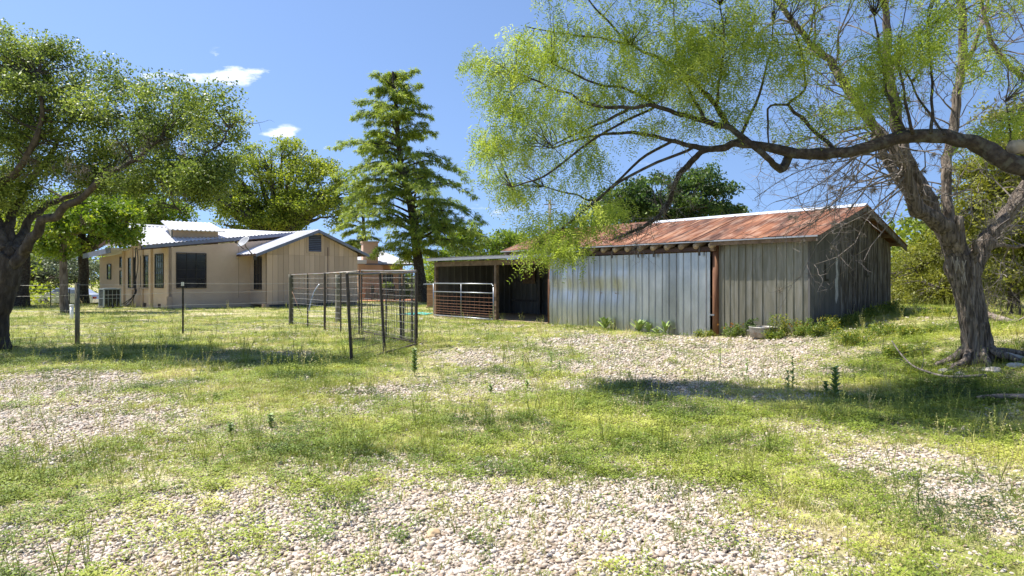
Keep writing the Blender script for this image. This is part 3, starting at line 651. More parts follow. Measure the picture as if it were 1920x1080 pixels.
    mb = MB(); mb.tube([bp(-7.9, 1.35, 2.85), bp(-7.9, 1.35, 3.45)], .035, 8); mb.obj('vent_pipe', M['steel_dk'], root, True)
    # earth floor is the yard; sliding door with panels and hangers
    dr = thing('sliding_door', 'wide silver ribbed metal sliding door hanging from a brown track on the barn', 'sliding door', tuple(bp(-5.6, -.1, 0)))
    n = 13; s0, s1 = -8.72, -2.58; wd = (s1 - s0) / n
    def dent(a, b, p):
        q = (Vector((p.x, p.y)) - BC).dot(u); left = ss((-4.6 - q) / 1.2); z = p.z
        w_ = .035 * left * math.exp(-((z - 1.5) / .28) ** 2) * (abs(sin(q * 9.5))) - .03 * left * math.exp(-((z - 1.15) / .25) ** 2) * (.6 + .4 * sin(q * 9.5))
        return w_ * .8 + .008 * mnoise.noise(Vector((q * .8, z * .8, 0))) + .012 * left * sin(z * 3.1)
    for i in range(n):
        A_ = s0 + wd * i - .008; B_ = A_ + wd + .016; zb_ = lambda s: -.1 + .1 * ss((s + 6) / 4)
        mb = MB(); o = .1 + .003 * (i % 2); mb.ribbed(bp(A_, -o, zb_(A_)), bp(B_, -o, zb_(B_)), bp(A_, -o, 2.17), bp(B_, -o, 2.17), 2, .026, .022, nv=26, dent=dent)
        mb.obj('door_sheet', M['galv'], dr)
    for i in (0, 1, 2):
        mb = MB(); mb.wall(FR, u, s0, s1, (.12, 1.0, 2.05)[i], (.2, 1.08, 2.15)[i], .03, .08); mb.obj('door_rail', M['wood_raw'], dr)
    for s in (-8.5, -7.1, -5.9, -4.9, -4.35, -2.85):
        mb = MB(); mb.wall(FR, u, s, s + .055, 2.08, 2.3, .19, .205); mb.obj('hanger', M['steel_dk'], dr)
build_barn()

def build_shed():
    Lx = -15.9; zt = 2.27; root = thing('open_shed', 'low dark open fronted lean-to shed joined to the left end of the barn', 'shed', tuple(bp(-12.3, 0, -.05)))
    # roof sheets rising slightly to the back
    n = 8; s0, s1 = Lx - .55, -8.2; wd = (s1 - s0) / n
    for i in range(n):
        A_ = s0 + wd * i - .02; B_ = A_ + wd + .04; z = lambda s: 2.31 + .0 * s
        mb = MB(); mb.ribbed(bp(A_, -.34, z(A_)), bp(B_, -.34, z(B_)), bp(A_, 4.3, 2.5), bp(B_, 4.3, 2.5), 3, .02, .05, nv=2, dent=lambda a, b, p: .015 * mnoise.noise(p)); mb.obj('roof_sheet', M['galv_old'], root)
    mb = MB(); mb.wall(FR, u, Lx - .1, s1 - 0, 2.2, 2.3, .3, .335); mb.obj('fascia', M['gutter'], root)
    mb = MB(); mb.wall(FR, u, Lx, -8.86, 1.98, 2.16, -.06, .06); mb.obj('header_beam', M['wood_raw'], root)
    for s in np.arange(Lx + .1, -8.9, .62):
        mb = MB(); A_ = bp(s, -.26, 2.2); B_ = bp(s, 4.2, 2.4); w_ = U3 * .04
        mb.hexa([A_ - w_ , A_ + w_, B_ + w_, B_ - w_] + [q + Vector((0, 0, .085)) for q in (A_ - w_, A_ + w_, B_ + w_, B_ - w_)]); mb.obj('rafter', M['wood_raw'], root)
    for s, mm in ((Lx + .06, 'wood_raw'), (-11.75, 'wood_raw'), (-13.8, 'plank_dark')):
        t = 0 if mm == 'wood_raw' else 3.8
        mb = MB(); mb.box(bp(s, t, .85), (.13, .12, 2.26), u); mb.obj('post', M[mm], root)
    # back wall and left wall as vertical sheets
    s = Lx
    while s < -8.8:
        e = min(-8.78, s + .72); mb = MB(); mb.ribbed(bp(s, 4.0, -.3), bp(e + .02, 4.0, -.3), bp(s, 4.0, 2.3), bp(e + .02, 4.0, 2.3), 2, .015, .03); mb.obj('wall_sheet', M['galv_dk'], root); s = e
    t = 0.1
    while t < 3.95:
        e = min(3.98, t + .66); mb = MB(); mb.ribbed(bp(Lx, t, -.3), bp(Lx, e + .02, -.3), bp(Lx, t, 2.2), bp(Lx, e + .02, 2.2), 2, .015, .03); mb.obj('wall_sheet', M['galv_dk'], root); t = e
    for z in (.5, 1.35, 2.0):
        mb = MB(); mb.wall(FR, u, Lx, -8.8, z, z + .09, -3.96, -3.9); mb.obj('wall_rail', M['plank_dark'], root)
    mb = MB(); mb.wall(FR, u, -15.0, -14.2, 1.28, 1.95, -3.88, -3.85); mb.obj('panel', M['wood_raw'], root)
    # straw bedding
    mb = MB(); P = [bp(s_, t_, gz(*bp(s_, t_, 0).xy) + .02 + .012) for s_, t_ in ((Lx + .1, .05), (-8.9, .05), (-8.9, 3.9), (Lx + .1, 3.9))]; 
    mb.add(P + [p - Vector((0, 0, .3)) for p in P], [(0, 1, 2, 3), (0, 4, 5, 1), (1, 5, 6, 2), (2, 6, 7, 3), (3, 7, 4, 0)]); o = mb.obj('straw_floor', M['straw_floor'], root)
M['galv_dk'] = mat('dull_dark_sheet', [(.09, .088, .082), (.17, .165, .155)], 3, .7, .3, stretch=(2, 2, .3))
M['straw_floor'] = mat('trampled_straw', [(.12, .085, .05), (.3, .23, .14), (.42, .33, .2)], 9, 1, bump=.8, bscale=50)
build_shed()

def build_tube_gate():
    A_ = Vector((-3.16, 27.5)); B_ = Vector((-.66, 24.35)); d = (B_ - A_).normalized(); Lg = (B_ - A_).length
    root = thing('tube_gate', 'silver tube gate with wire infill standing across the shed opening', 'gate', (A_.x, A_.y, 0))
    P = lambda s, z: Vector((A_.x + d.x * s, A_.y + d.y * s, z)); z0, z1 = .03, 1.3
    fr = [P(0, z0), P(0, z1), P(Lg - .12, z1), P(Lg - .04, z1 - .04), P(Lg, z1 - .12), P(Lg, z0), P(0, z0)]
    mb = MB()
    for i in range(6): mb.tube([fr[i], fr[i + 1]], .024, 8)
    mb.obj('gate_frame', M['tube_silver'], root, True)
    mb = MB(); mb.tube([P(0, .97), P(Lg, .97)], .021, 8); mb.obj('rail', M['tube_silver'], root, True)
    mb = MB(); mb.tube([P(Lg * .49, z0), P(Lg * .49, z1)], .018, 8); mb.obj('upright', M['tube_silver'], root, True)
    for i, z in enumerate((.13, .22, .31, .41, .52, .64, .8)):
        mb = MB(); mb.tube([P(0, z), P(Lg, z)], .0065, 5); mb.obj('wire', M['wire_rust'], root)
    mb = MB()
    for s in np.arange(.15, Lg, .3): mb.tube([P(s, z0), P(s, .97)], .004, 4)
    mb.obj('stay_wire', M['wire_rust'], root)
build_tube_gate()

# ------------------------------------------------------------------ HOUSE
HA = (H0.x, H0.y); bl = -b_                       # left wall runs far->near along -b
H3 = lambda s, t, z: Vector((H0.x + a_.x * s + b_.x * t, H0.y + a_.y * s + b_.y * t, z))   # s right-back along front, t left-back
def window(root, A, d, s0, s1, z0, z1, nx, ny, glass, off=0.0, yfr=None, fd=.05, name='window', bar=.02, frm='frame'):
    mb = MB(); b = .035
    mb.wall(A, d, s0, s1, z0, z0 + b, off, off + fd); mb.wall(A, d, s0, s1, z1 - b, z1, off, off + fd)
    mb.wall(A, d, s0, s0 + b, z0 + b, z1 - b, off, off + fd); mb.wall(A, d, s1 - b, s1, z0 + b, z1 - b, off, off + fd)
    xs = [s0 + b + (s1 - s0 - 2 * b) * i / nx for i in range(nx + 1)]
    ys = yfr or [i / ny for i in range(ny + 1)]; zs = [z0 + b + (z1 - z0 - 2 * b) * f for f in ys]
    for x in xs[1:-1]: mb.wall(A, d, x - bar / 2, x + bar / 2, z0 + b, z1 - b, off, off + fd * .8)
    for z in zs[1:-1]: mb.wall(A, d, s0 + b, s1 - b, z - bar / 2, z + bar / 2, off, off + fd * .7)
    wo = mb.obj(name, M[frm], root)
    for i in range(nx):
        for j in range(len(zs) - 1):
            p = MB(); p.wall(A, d, xs[i] + bar / 2, xs[i + 1] - bar / 2, zs[j] + bar / 2, zs[j + 1] - bar / 2, off + .004, off + .014 + .002 * ((i * 7 + j * 3) % 3)); p.obj('pane', M[glass], wo)
    return wo
def build_house():
    root = thing('house', 'tan single storey house with pale metal roofs and a board clad gable wing', 'house', (H0.x, H0.y, 0))
    zb = -.4
    fs = lambda px, o=0: ray_s(H0, a_, px)            # s on front wall for a photograph column
    # front wall (in shade)
    mb = MB(); mb.wall(HA, a_, 0, 8.2, zb, 2.98, -.15, 0, 3.9); mb.obj('front_wall', M['stucco'], root)
    # left wall: full height part and lower part
    tl = lambda px: ray_s(H0, b_, px)
    LA = (H3(0, 6.3, 0).x, H3(0, 6.3, 0).y)
    # upper wall runs from t=6.3 (far) to t=0 ; use origin at H0 and direction -b with negative s
    mb = MB(); mb.wallpoly(HA, bl, [(-6.3, zb), (0, zb), (0, 2.98), (-1.6, 3.75), (-2.4, 3.9), (-4.2, 3.3), (-6.3, 3.1)], -.15, -.001); mb.obj('left_wall', M['stucco'], root)
    mb = MB(); mb.wall(HA, bl, -10.6, -6.302, zb, 2.72, -.15, -.05, 2.87); mb.obj('left_wall', M['stucco'], root)
    mb = MB(); mb.wall(HA, bl, -2.3, -2.02, zb, 3.2, .0, .12); mb.obj('pilaster', M['stucco'], root)
    mb = MB(); mb.wall(HA, bl, -6.3, -6.05, zb, 3.05, .0, .1); mb.obj('pilaster', M['stucco'], root)
    for t in (3.4, 4.9): mb = MB(); mb.wall(HA, bl, -t - .1, -t + .1, zb, 3.1, .0, .06); mb.obj('pilaster', M['trim'], root)
    zpx = lambda y, t: EYE - (y - HY) / F * H3(0, t, 0).y
    def lw(p0, p1, y0, y1, nx, ny, g, o=.0, fr='frame', yf=None):
        t0, t1 = tl(p0), tl(p1); tm = (t0 + t1) / 2; return window(root, HA, bl, -t0, -t1, zpx(y1, tm), zpx(y0, tm), nx, ny, g, o, name='window', frm=fr, yfr=yf)
    lw(291.5, 307, 476, 540, 4, 4, 'glass_l', .0, yf=[0, .22, .4, .58, .78, 1]); 
    for p0, p1, y0, y1 in ((265, 279.5, 479, 539), (241.5, 253, 483, 540)):
        lw(p0, p1, y0, y1, 2, 4, 'glass', yf=[0, .2, .4, .6, .8, 1]); t0, t1 = tl(p0), tl(p1); z = zpx(y1, (t0 + t1) / 2)
        mb = MB(); mb.wall(HA, bl, -t0 - .1, -t1 + .1, z - .09, z - .005, .0, .09); mb.obj('window_sill', M['trim'], root)
    lw(225.5, 230.5, 481, 502, 1, 2, 'glass'); lw(225.5, 230.5, 507, 535, 1, 2, 'glass_l'); lw(200, 207, 495, 524, 1, 2, 'glass_l', -.05)
    for px in (246, 272, 299):
        t = tl(px); mb = MB(); mb.wall(HA, bl, -t - .16, -t + .16, .02, .24, .0, .02); mb.obj('vent_grille', M['soffit'], root)
    # big black window on front wall, 3 columns
    s0, s1 = fs(330), fs(386.5); window(root, HA, a_, s0, s1, 1.5 - 18 * 34.6 / F, 1.5 + 46.5 * 34.6 / F, 3, 4, 'glass', 0, yfr=[0, .27, .53, .78, 1], bar=.03)
    mb = MB(); s = fs(447); mb.wall(HA, a_, s, s + .02, .5, 3.4, .0, .012); mb.obj('wall_joint', M['trim'], root)
    mb = MB(); mb.wall(HA, a_, -.1, .16, zb, .62, .0, .06); mb.obj('corner_pier', M['trim'], root)
    # cables down the left wall
    t = tl(261); mb = MB()
    for k_, (o, dz) in enumerate(((0, 0), (.1, .1), (-.12, .05))):
        p = H3(-.14, t + o, 3.1); mb.tube(smooth_path([p, H3(-.2, t + o - .15 * k_, 2.2), H3(-.16, t + o + .1 * k_, 1.2), H3(-.2, t + o, .7), H3(-.35, t + .5 + .5 * k_, .12), H3(-.5, t + 2.2, .06)], [.025] * 6)[0], .022, 5)
    mb.obj('cable', M['black'], root)
    # main roof front slope: eave C..Ee, ridge Aa..Bb
    C_ = Vector((-17.4, 32.1, 3.06)); Ee = Vector((-11.84, 38.1, 4.10)); Aa = Vector((-18.95, 33.55, 4.16)); Bb = Vector((-13.3, 39.6, 4.16))
    n = 14
    for i in range(n):
        a0, a1 = i / n - .003, (i + 1) / n + .003; mb = MB(); mb.ribbed(C_.lerp(Ee, a0), C_.lerp(Ee, a1), Aa.lerp(Bb, a0), Aa.lerp(Bb, a1), 3, .03, .06); mb.obj('roof_sheet', M['roof_white'], root)
    back = Vector((b_.x, b_.y, 0)) * 4.2; mb = MB(); mb.ribbed(Bb + back - Vector((0, 0, .9)), Aa + back - Vector((0, 0, .9)), Bb, Aa, 20, .03, .06); mb.obj('back_roof', M['roof_white'], root)
    mb = MB(); up = Vector((0, 0, .05)); o = Vector((b_.x, b_.y, 0)) * .18; mb.hexa([Aa - o - up, Bb - o - up, Bb + o - up, Aa + o - up, Aa + up, Bb + up, Bb + up * .98 + o * .02, Aa + up * .98 + o * .02]); mb.obj('ridge_cap', M['roof_white'], root)
    mb = MB(); dz = Vector((0, 0, .17)); fo = Vector((-b_.x, -b_.y, 0)) * .03; e_ = Vector((0, 0, .01)); mb.hexa([C_ - dz + fo, Ee - dz + fo, Ee - dz - fo, C_ - dz - fo, C_ - e_ + fo, Ee - e_ + fo, Ee - e_ - fo, C_ - e_ - fo]); mb.obj('fascia', M['fascia'], root)
    mb = MB(); q = Vector((b_.x, b_.y, 0)) * 1.0; mb.hexa([C_ - dz * 1.3 - fo * 2, Ee - dz * 1.3 - fo * 2, Ee - dz * 1.3 + q, C_ - dz * 1.3 + q, C_ - dz * .9 - fo * 2, Ee - dz * .9 - fo * 2, Ee - dz * .9 + q, C_ - dz * .9 + q]); mb.obj('soffit', M['soffit'], root)
    # left rake board
    mb = MB(); n_ = Vector((-a_.x, -a_.y, 0)) * .03
    for P0, P1 in ((C_, Aa), (Aa, Aa + back - Vector((0, 0, .9)))): mb.hexa([P0 - dz + n_, P1 - dz + n_, P1 - dz - n_, P0 - dz - n_, P0 - e_ + n_, P1 - e_ + n_, P1 - e_ - n_, P0 - e_ - n_])
    mb.obj('rake_board', M['soffit'], root)
    # lower left roof
    z0 = 2.98; mb = MB(); L1, L2 = H3(-.9, 5.4, 3.12), H3(-.9, 10.2, 2.9); R1, R2 = H3(2.5, 5.4, 3.2), H3(2.5, 10.2, 3.0); t_ = Vector((0, 0, .12))
    mb.hexa([L1 - t_, R1 - t_, R2 - t_, L2 - t_, L1, R1, R2, L2]); mb.obj('lower_roof', M['roof_white'], root)
    mb = MB(); mb.hexa([L1 - t_ * 2.2 , L1 - t_ * 2.2 + n_, L2 - t_ * 2.2 + n_, L2 - t_ * 2.2, L1 + t_ * .1, L1 + n_ + t_ * .1, L2 + n_ + t_ * .1, L2 + t_ * .1]); mb.obj('fascia', M['fascia'], root)
    # dormer on the main roof
    dl = at(324, 446, 33.68); dr_ = at(409, 447, 34.93); dA = (dl.x, dl.y); dd = Vector((dr_.x - dl.x, dr_.y - dl.y)); DL = dd.length; dd.normalize()
    mb = MB(); mb.wall(dA, dd, 0, DL, dl.z - .25, dl.z + .42, -.9, 0, dl.z + .42); dm = mb.obj('dormer_wall', M['trim'], root)
    mb = MB(); P = lambda s, o, z: Vector((dl.x + dd.x * s + dd.y * o, dl.y + dd.y * s - dd.x * o, z)); zc = dl.z + .4
    mb.ribbed(P(-.15, .25, zc), P(DL + .3, .25, zc), P(-.35, -1.1, zc + .5), P(DL - .1, -1.1, zc + .5), 12, .03, .06, th=.05); mb.obj('dormer_roof', M['roof_white'], root)
    mb = MB(); mb.wallpoly((P(-.02, 0, 0).x, P(-.02, 0, 0).y), -Vector((dd.y, -dd.x)), [(0, dl.z - .3), (1.0, dl.z - .3), (1.0, zc + .3), (0, zc)], -.06, 0); mb.obj('dormer_cheek', M['galv_old'], root)
    # ---- wing
    W0 = H0 + a_ * 4.1 - b_ * 1.8; WA = (W0.x, W0.y); WL = 5.46; pk = 2.78; zp = 4.02; z0 = 2.93
    ws = lambda px: ray_s(W0, a_, px)
    rg = random.Random(2)
    mb = MB(); mb.wallpoly(WA, a_, [(0, .16), (WL, .16), (WL, z0), (pk, zp), (0, z0)], -.14, -.02); mb.obj('gable_lining', M['trim'], root)
    def zt(s): return z0 + (zp - z0) * (s / pk if s < pk else (WL - s) / (WL - pk)) - .02
    s = 0; k = 18; wd = WL / k; zj = 2.72
    for i in range(k):
        a0, a1 = i * wd + .007, (i + 1) * wd - .007
        mb = MB(); mb.wall(WA, a_, a0, a1, .16, zj, -.018, .002 + .003 * (i % 2)); mb.obj('siding_board', M['siding'], root)
        pts = [(a0, zj + .015), (a1, zj + .015), (a1, zt(a1))] + ([(pk, zt(pk))] if a0 < pk < a1 else []) + [(a0, zt(a0))]
        mb = MB(); mb.wallpoly(WA, a_, pts, -.018, .004); mb.obj('siding_board', M['siding'], root)
    mb = MB(); mb.wall(WA, a_, .06, WL - .02, -.4, .155, -.12, -.03); mb.obj('skirting', M['skirt'], root)
    mb = MB(); mb.wall(WA, a_, -.25, .12, -.4, .2, -.03, .02); mb.obj('foundation_pier', M['trim'], root)
    # side wall with narrow window
    SA = H0 + a_ * 4.1; mb = MB(); mb.wall((SA.x, SA.y), bl, 0, 1.78, .16, z0 - .02, -.14, .0); mb.obj('side_wall', M['stucco'], root)
    q0, q1 = ray_s(SA, bl, 477.5), ray_s(SA, bl, 491); window(root, (SA.x, SA.y), bl, max(.25, min(q0, q1)), min(1.4, max(q0, q1)), .92, 2.62, 2, 4, 'glass', 0)
    # louvre vent
    s0, s1 = ws(578), ws(602); Y = 36.9; zz0, zz1 = 1.5 + 50 * Y / F, 1.5 + 81.5 * Y / F
    mb = MB(); b = .09
    for A1, A2, Z1, Z2 in ((s0 - b, s1 + b, zz0 - b, zz0), (s0 - b, s1 + b, zz1, zz1 + b), (s0 - b, s0, zz0, zz1), (s1, s1 + b, zz0, zz1)): mb.wall(WA, a_, A1, A2, Z1, Z2, .006, .04)
    vf = mb.obj('gable_vent', M['trim'], root)
    mb = MB(); mb.wall(WA, a_, s0, s1, zz0, zz1, .005, .008); mb.obj('backing', M['frame'], vf)
    for i in range(9):
        z = zz0 + (zz1 - zz0) * (i + .5) / 9; hh = (zz1 - zz0) / 9 * .36; P = lambda s, o, z: (W0.x + a_.x * s + a_.y * o, W0.y + a_.y * s - a_.x * o, z)
        mb = MB(); mb.hexa([P(s0, .038, z - hh), P(s1, .038, z - hh), P(s1, .012, z + hh * .6), P(s0, .012, z + hh * .6), P(s0, .038, z - hh + .012), P(s1, .038, z - hh + .012), P(s1, .012, z + hh), P(s0, .012, z + hh)]); mb.obj('slat', M['louvre'], vf)
    s = ws(614); mb = MB(); mb.wall(WA, a_, s, s + .03, .16, 3.2, .008, .03); mb.obj('conduit', M['soffit'], root)
    # wing roof, two slopes
    W3 = lambda s, t, z: Vector((W0.x + a_.x * s + b_.x * t, W0.y + a_.y * s + b_.y * t, z)); of = -.35
    zr = zp + .1; sl_ = (zp - z0) / pk
    eL, eR = -.75, WL + .55; zL = zr + (eL - pk) * sl_ ; zR = zr - (eR - pk) * sl_
    for nme, s_e, z_e in (('l', eL, zL), ('r', eR, zR)):
        for i in range(6):
            t0, t1 = of + i * 1.0 - .01, of + (i + 1) * 1.0 + .01
            mb = MB()
            if nme == 'l': mb.ribbed(W3(s_e, t1, z_e), W3(s_e, t0, z_e), W3(pk, t1, zr), W3(pk, t0, zr), 3, .03, .06)
            else: mb.ribbed(W3(s_e, t0, z_e), W3(s_e, t1, z_e), W3(pk, t0, zr), W3(pk, t1, zr), 3, .03, .06)
            mb.obj('roof_sheet', M['roof_white'], root)
        mb = MB(); A1, B1 = W3(s_e, of - .03, z_e - .01), W3(pk, of - .03, zr - .01); A2, B2 = W3(s_e, of + .01, z_e - .01), W3(pk, of + .01, zr - .01); d_ = Vector((0, 0, .15))
        mb.hexa([A1 - d_, B1 - d_, B2 - d_, A2 - d_, A1, B1, B2, A2]); mb.obj('barge_board', M['fascia'], root)
        mb = MB(); A1, A2 = W3(s_e, of, z_e - .02), W3(s_e, of + 5.8, z_e - .02); B1, B2 = W3(0 if nme == 'l' else WL, of + .03, (z0 if True else 0) + .05), W3(0 if nme == 'l' else WL, of + 5.8, z0 + .05); d_ = Vector((0, 0, .08))
        mb.hexa([A1 - d_, B1 - d_, B2 - d_, A2 - d_, A1 - d_ * .2, B1 - d_ * .2, B2 - d_ * .2, A2 - d_ * .2]); mb.obj('soffit', M['soffit'], root)
    for i in range(4):
        mb = MB(); mb.box(W3(WL + .27, .4 + i * .6, z0 - .09), (.5, .06, .1), a_); mb.obj('rafter_tail', M['soffit'], root)
    # right side wall of wing
    RA = W0 + a_ * WL; mb = MB(); mb.wall((RA.x, RA.y), b_, .01, 6, -.4, z0 - .05, -.14, 0); mb.obj('side_wall', M['stucco'], root)
build_house()

def build_dish():
    c = at(456, 452.5, 33.6); root = thing('satellite_dish', 'grey satellite dish on a bent arm at the house eave', 'satellite dish', tuple(c))
    mb = MB(); n = Vector((-.5, -.62, .6)).normalized(); e1 = n.cross(Vector((0, 0, 1))).normalized(); e2 = n.cross(e1); R_ = .36; vs = [c - n * .07]; rings = 5; k = 20
    for i in range(1, rings + 1):
        for j in range(k):
            an = 2 * PI * j / k; r = R_ * i / rings; vs.append(c + e1 * cos(an) * r * 1.15 + e2 * sin(an) * r * .9 - n * (.07 * (1 - (i / rings) ** 2)))
    m_ = len(vs); vs += [p - n * .012 for p in vs]; fs = [(0, 1 + j, 1 + (j + 1) % k) for j in range(k)] + [(1 + i * k + j, 1 + (i + 1) * k + j, 1 + (i + 1) * k + (j + 1) % k, 1 + i * k + (j + 1) % k) for i in range(rings - 1) for j in range(k)]
    fs += [tuple(q + m_ for q in reversed(f)) for f in fs]; b0 = 1 + (rings - 1) * k
    fs += [(b0 + j, b0 + j + m_, b0 + (j + 1) % k + m_, b0 + (j + 1) % k) for j in range(k)]
    mb.add(vs, fs); mb.obj('reflector', M['dish'], root, True)
    mb = MB(); tip = c + n * .42 - e2 * (-.1) + Vector((0, 0, -.22)); low = c - Vector((0, 0, .36)) - n * .03
    mb.tube([low, tip], .018, 6); mb.obj('feed_arm', M['dark'], root)
    mb = MB(); mb.tube([tip - n * .06, tip + n * .06], [.05, .04], 10); mb.obj('feed_horn', M['black'], root, True)
    mb = MB(); j = c + Vector((.12, .05, -.28)); mb.tube([c - n * .06, j, c + Vector((.42, .35, -.75))], .028, 8); mb.obj('mast', M['steel'], root, True)
    mb = MB(); mb.box(c + Vector((.45, .38, -.8)), (.16, .1, .2), a_); mb.obj('foot_plate', M['dark'], root)
build_dish()

def build_ac():
    g = gp(206, 34.6); c = Vector((g.x, g.y, g.z)); root = thing('air_conditioner', 'grey outdoor air conditioning unit with black grille sides beside the house', 'air conditioner', tuple(c))
    w_, h_ = .8, .9; A_ = c.xy - a_ * w_ / 2 - b_ * w_ / 2 * -1
    ax = a_
    mb = MB(); mb.box(c + Vector((0, 0, .03)), (w_ + .12, w_ + .12, .08), ax); mb.obj('base_pad', M['skirt'], root)
    mb = MB(); mb.box(c + Vector((0, 0, h_ / 2 + .07)), (w_ - .06, w_ - .06, h_ - .06), ax); mb.obj('coil', M['ac_dark'], root)
    mb = MB(); mb.box(c + Vector((0, 0, h_ + .06)), (w_, w_, .06), ax); mb.tube([c + Vector((0, 0, h_ + .09)), c + Vector((0, 0, h_ + .11))], .3, 16); mb.obj('lid', M['ac'], root)
    uy = Vector((-ax.y, ax.x))
    for sx in (-1, 1):
        for sy in (-1, 1):
            p = c.xy + ax * sx * (w_ / 2 - .03) + uy * sy * (w_ / 2 - .03); mb = MB(); mb.box((p.x, p.y, c.z + h_ / 2 + .05), (.06, .06, h_ - .06), ax); mb.obj('corner_post', M['ac'], root)
    for sd, dr in ((1, ax), (-1, ax), (1, uy), (-1, uy)):
        on = Vector((-dr.y, dr.x))
        for i in (-1, 0, 1):
            p = c.xy + on * sd * (w_ / 2 - .012) + dr * i * .19; mb = MB(); mb.box((p.x, p.y, c.z + h_ / 2 + .05), (.02, .02, h_ - .1), dr); mb.obj('guard_bar', M['ac'], root)
        p = c.xy + on * sd * (w_ / 2 - .014); mb = MB(); mb.box((p.x, p.y, c.z + h_ * .55), (w_ - .13, .018, .02), dr); mb.obj('guard_bar', M['ac'], root)
build_ac()

def build_backhouse():
    Y = 47.0; root = thing('back_house', 'orange tan building with chimney and pale hip roof behind the gable wing', 'building', tuple(gp(720, Y)))
    d = Vector((.93, .36)).normalized(); g = lambda px: at(px, 568, Y)
    A0 = at(681, 0, Y); A = (A0.x, A0.y); sx = lambda px: ray_s(A0, d, px); z = lambda py, yy=Y: EYE - (py - HY) / F * yy
    mb = MB(); mb.wallpoly(A, d, [(sx(672), -.4), (sx(718), -.4), (sx(718), z(500)), (sx(709), z(494)), (sx(709), z(455)), (sx(681), z(455)), (sx(681), z(496)), (sx(672), z(500))], -.9, 0); mb.obj('chimney', M['chim'], root)
    mb = MB(); mb.wall(A, d, sx(679), sx(711), z(455) + .002, z(452), -.95, .05); mb.obj('chimney_cap', M['trim'], root)
    mb = MB(); mb.wall(A, d, -2.2, sx(760), -.4, z(495), -5, -.9); mb.obj('wall', M['orange'], root)
    mb = MB(); B = lambda s, o, zz: Vector((A[0] + d.x * s + d.y * o, A[1] + d.y * s - d.x * o, zz)); s0, s1 = -2.8, sx(778); ze = z(494); zp = z(466)
    P = [B(s0, -.2, ze), B(s1, -.2, ze), B(s1, -5.6, ze), B(s0, -5.6, ze), B(s0 + 1.5, -2.9, zp), B(s1 - 1.9, -2.9, zp)]
    mb.ribbed(P[0], P[1], P[4], P[5], 16, .03, .06); mb.add([P[1], P[2], P[5]], [(0, 1, 2)]); mb.add([P[2], P[3], P[4], P[5]], [(0, 1, 2, 3)]); mb.add([P[3], P[0], P[4]], [(0, 1, 2)]); mb.add([p - Vector((0, 0, .08)) for p in P[:4]], [(3, 2, 1, 0)])
    mb.obj('hip_roof', M['roof_white'], root)
    mb = MB(); mb.wall(A, d, s0, s1, ze - .1, ze + .0, .18, .215); mb.obj('fascia', M['fascia'], root)
    mb = MB(); mb.wall(A, d, sx(664), sx(683), z(495), z(488), .2, 1.0); mb.obj('porch_roof', M['roof_white'], root)
    mb = MB(); mb.wall(A, d, sx(669), sx(681), -.4, z(496), .25, .9); mb.obj('porch_wall', M['orange'], root)
    window(root, A, d, sx(722), sx(742), 1.0, 2.1, 2, 2, 'glass', -.9)
    # patio
    po = MB(); p0 = at(664, 0, 43.5); q0 = B(6, .0, 0); gpz = .02
    po.hexa([Vector((p0.x, p0.y, -.3)), Vector((at(770, 0, 43.8).x, 43.8, -.3)), Vector((B(4.5, -.89, 0).x, B(4.5, -.89, 0).y, -.3)), Vector((B(-.6, -.0, 0).x, B(-.6, 0, 0).y, -.3)), Vector((p0.x, p0.y, .06)), Vector((at(770, 0, 43.8).x, 43.8, .06)), Vector((B(4.5, -.89, 0).x, B(4.5, -.89, 0).y, .06)), Vector((B(-.6, 0, 0).x, B(-.6, 0, 0).y, .06))])
    o = po.obj('patio', M['brick'], None); tag(o, 'terracotta paved patio in front of the back house', 'patio', kind='structure')
    # table and chairs
    c = at(728, 0, 44.7); c.z = .062; t = thing('patio_table', 'dark round patio table on the terracotta patio', 'table', tuple(c))
    mb = MB(); mb.tube([c + Vector((0, 0, .7)), c + Vector((0, 0, .74))], .6, 18); mb.obj('tabletop', M['frame'], t)
    for k in range(4):
        an = k * PI / 2 + .4; mb = MB(); mb.tube([c + Vector((cos(an) * .45, sin(an) * .45, 0)), c + Vector((cos(an) * .35, sin(an) * .35, .7))], .022, 6); mb.obj('leg', M['frame'], t)
    first = None
    for (px, Yc, rz, lb) in ((705, 44.6, -.2, 'dark metal patio chair left of the round table'), (748, 44.4, 2.9, 'dark metal patio chair right of the round table'), (733, 45.7, -1.5, 'dark metal patio chair behind the round table, against the wall')):
        p = at(px, 0, Yc); p.z = .062
        if first is None:
            root_ = thing('patio_chair', lb, 'chair', (0, 0, 0), 'patio chairs round the table')
            mb = MB(); mb.box((0, 0, .42), (.46, .46, .04)); mb.obj('seat', M['frame'], root_)
            bk = MB(); bk.box((-.24, 0, .72), (.035, .46, .5)); bk.obj('backrest', M['frame'], root_)
            for sx_ in (-.2, .2):
                for sy in (-.2, .2): m2 = MB(); m2.tube([(sx_ * 1.1, sy * 1.1, 0), (sx_, sy, .4)], .018, 6); m2.obj('leg', M['frame'], root_)
                m3 = MB(); m3.tube([(-.22, sx_ * 1.15, .64), (.2, sx_ * 1.15, .63), (.2, sx_ * 1.1, .42)], .016, 6); m3.obj('armrest', M['frame'], root_)
            first = root_; root_.location = p; root_.rotation_euler.z = rz
        else: copy_thing(first, p, rz, 1, lb)
    c2 = c + Vector((-.1, 0, .742)); t2 = thing('potted_plant', 'leafy green plant in a small pot on the patio table', 'potted plant', tuple(c2))
    mb = MB(); mb.tube([c2, c2 + Vector((0, 0, .18))], [.09, .13], 12); mb.obj('pot', M['chim'], t2)
    rng = np.random.default_rng(4); cl = np.array([c2 + Vector((0, 0, .28))]); crown('foliage', t2, np.repeat(cl, 3, 0), 60, .3, .16, .06, M['leaf_yellow'], rng, .5)
build_backhouse()

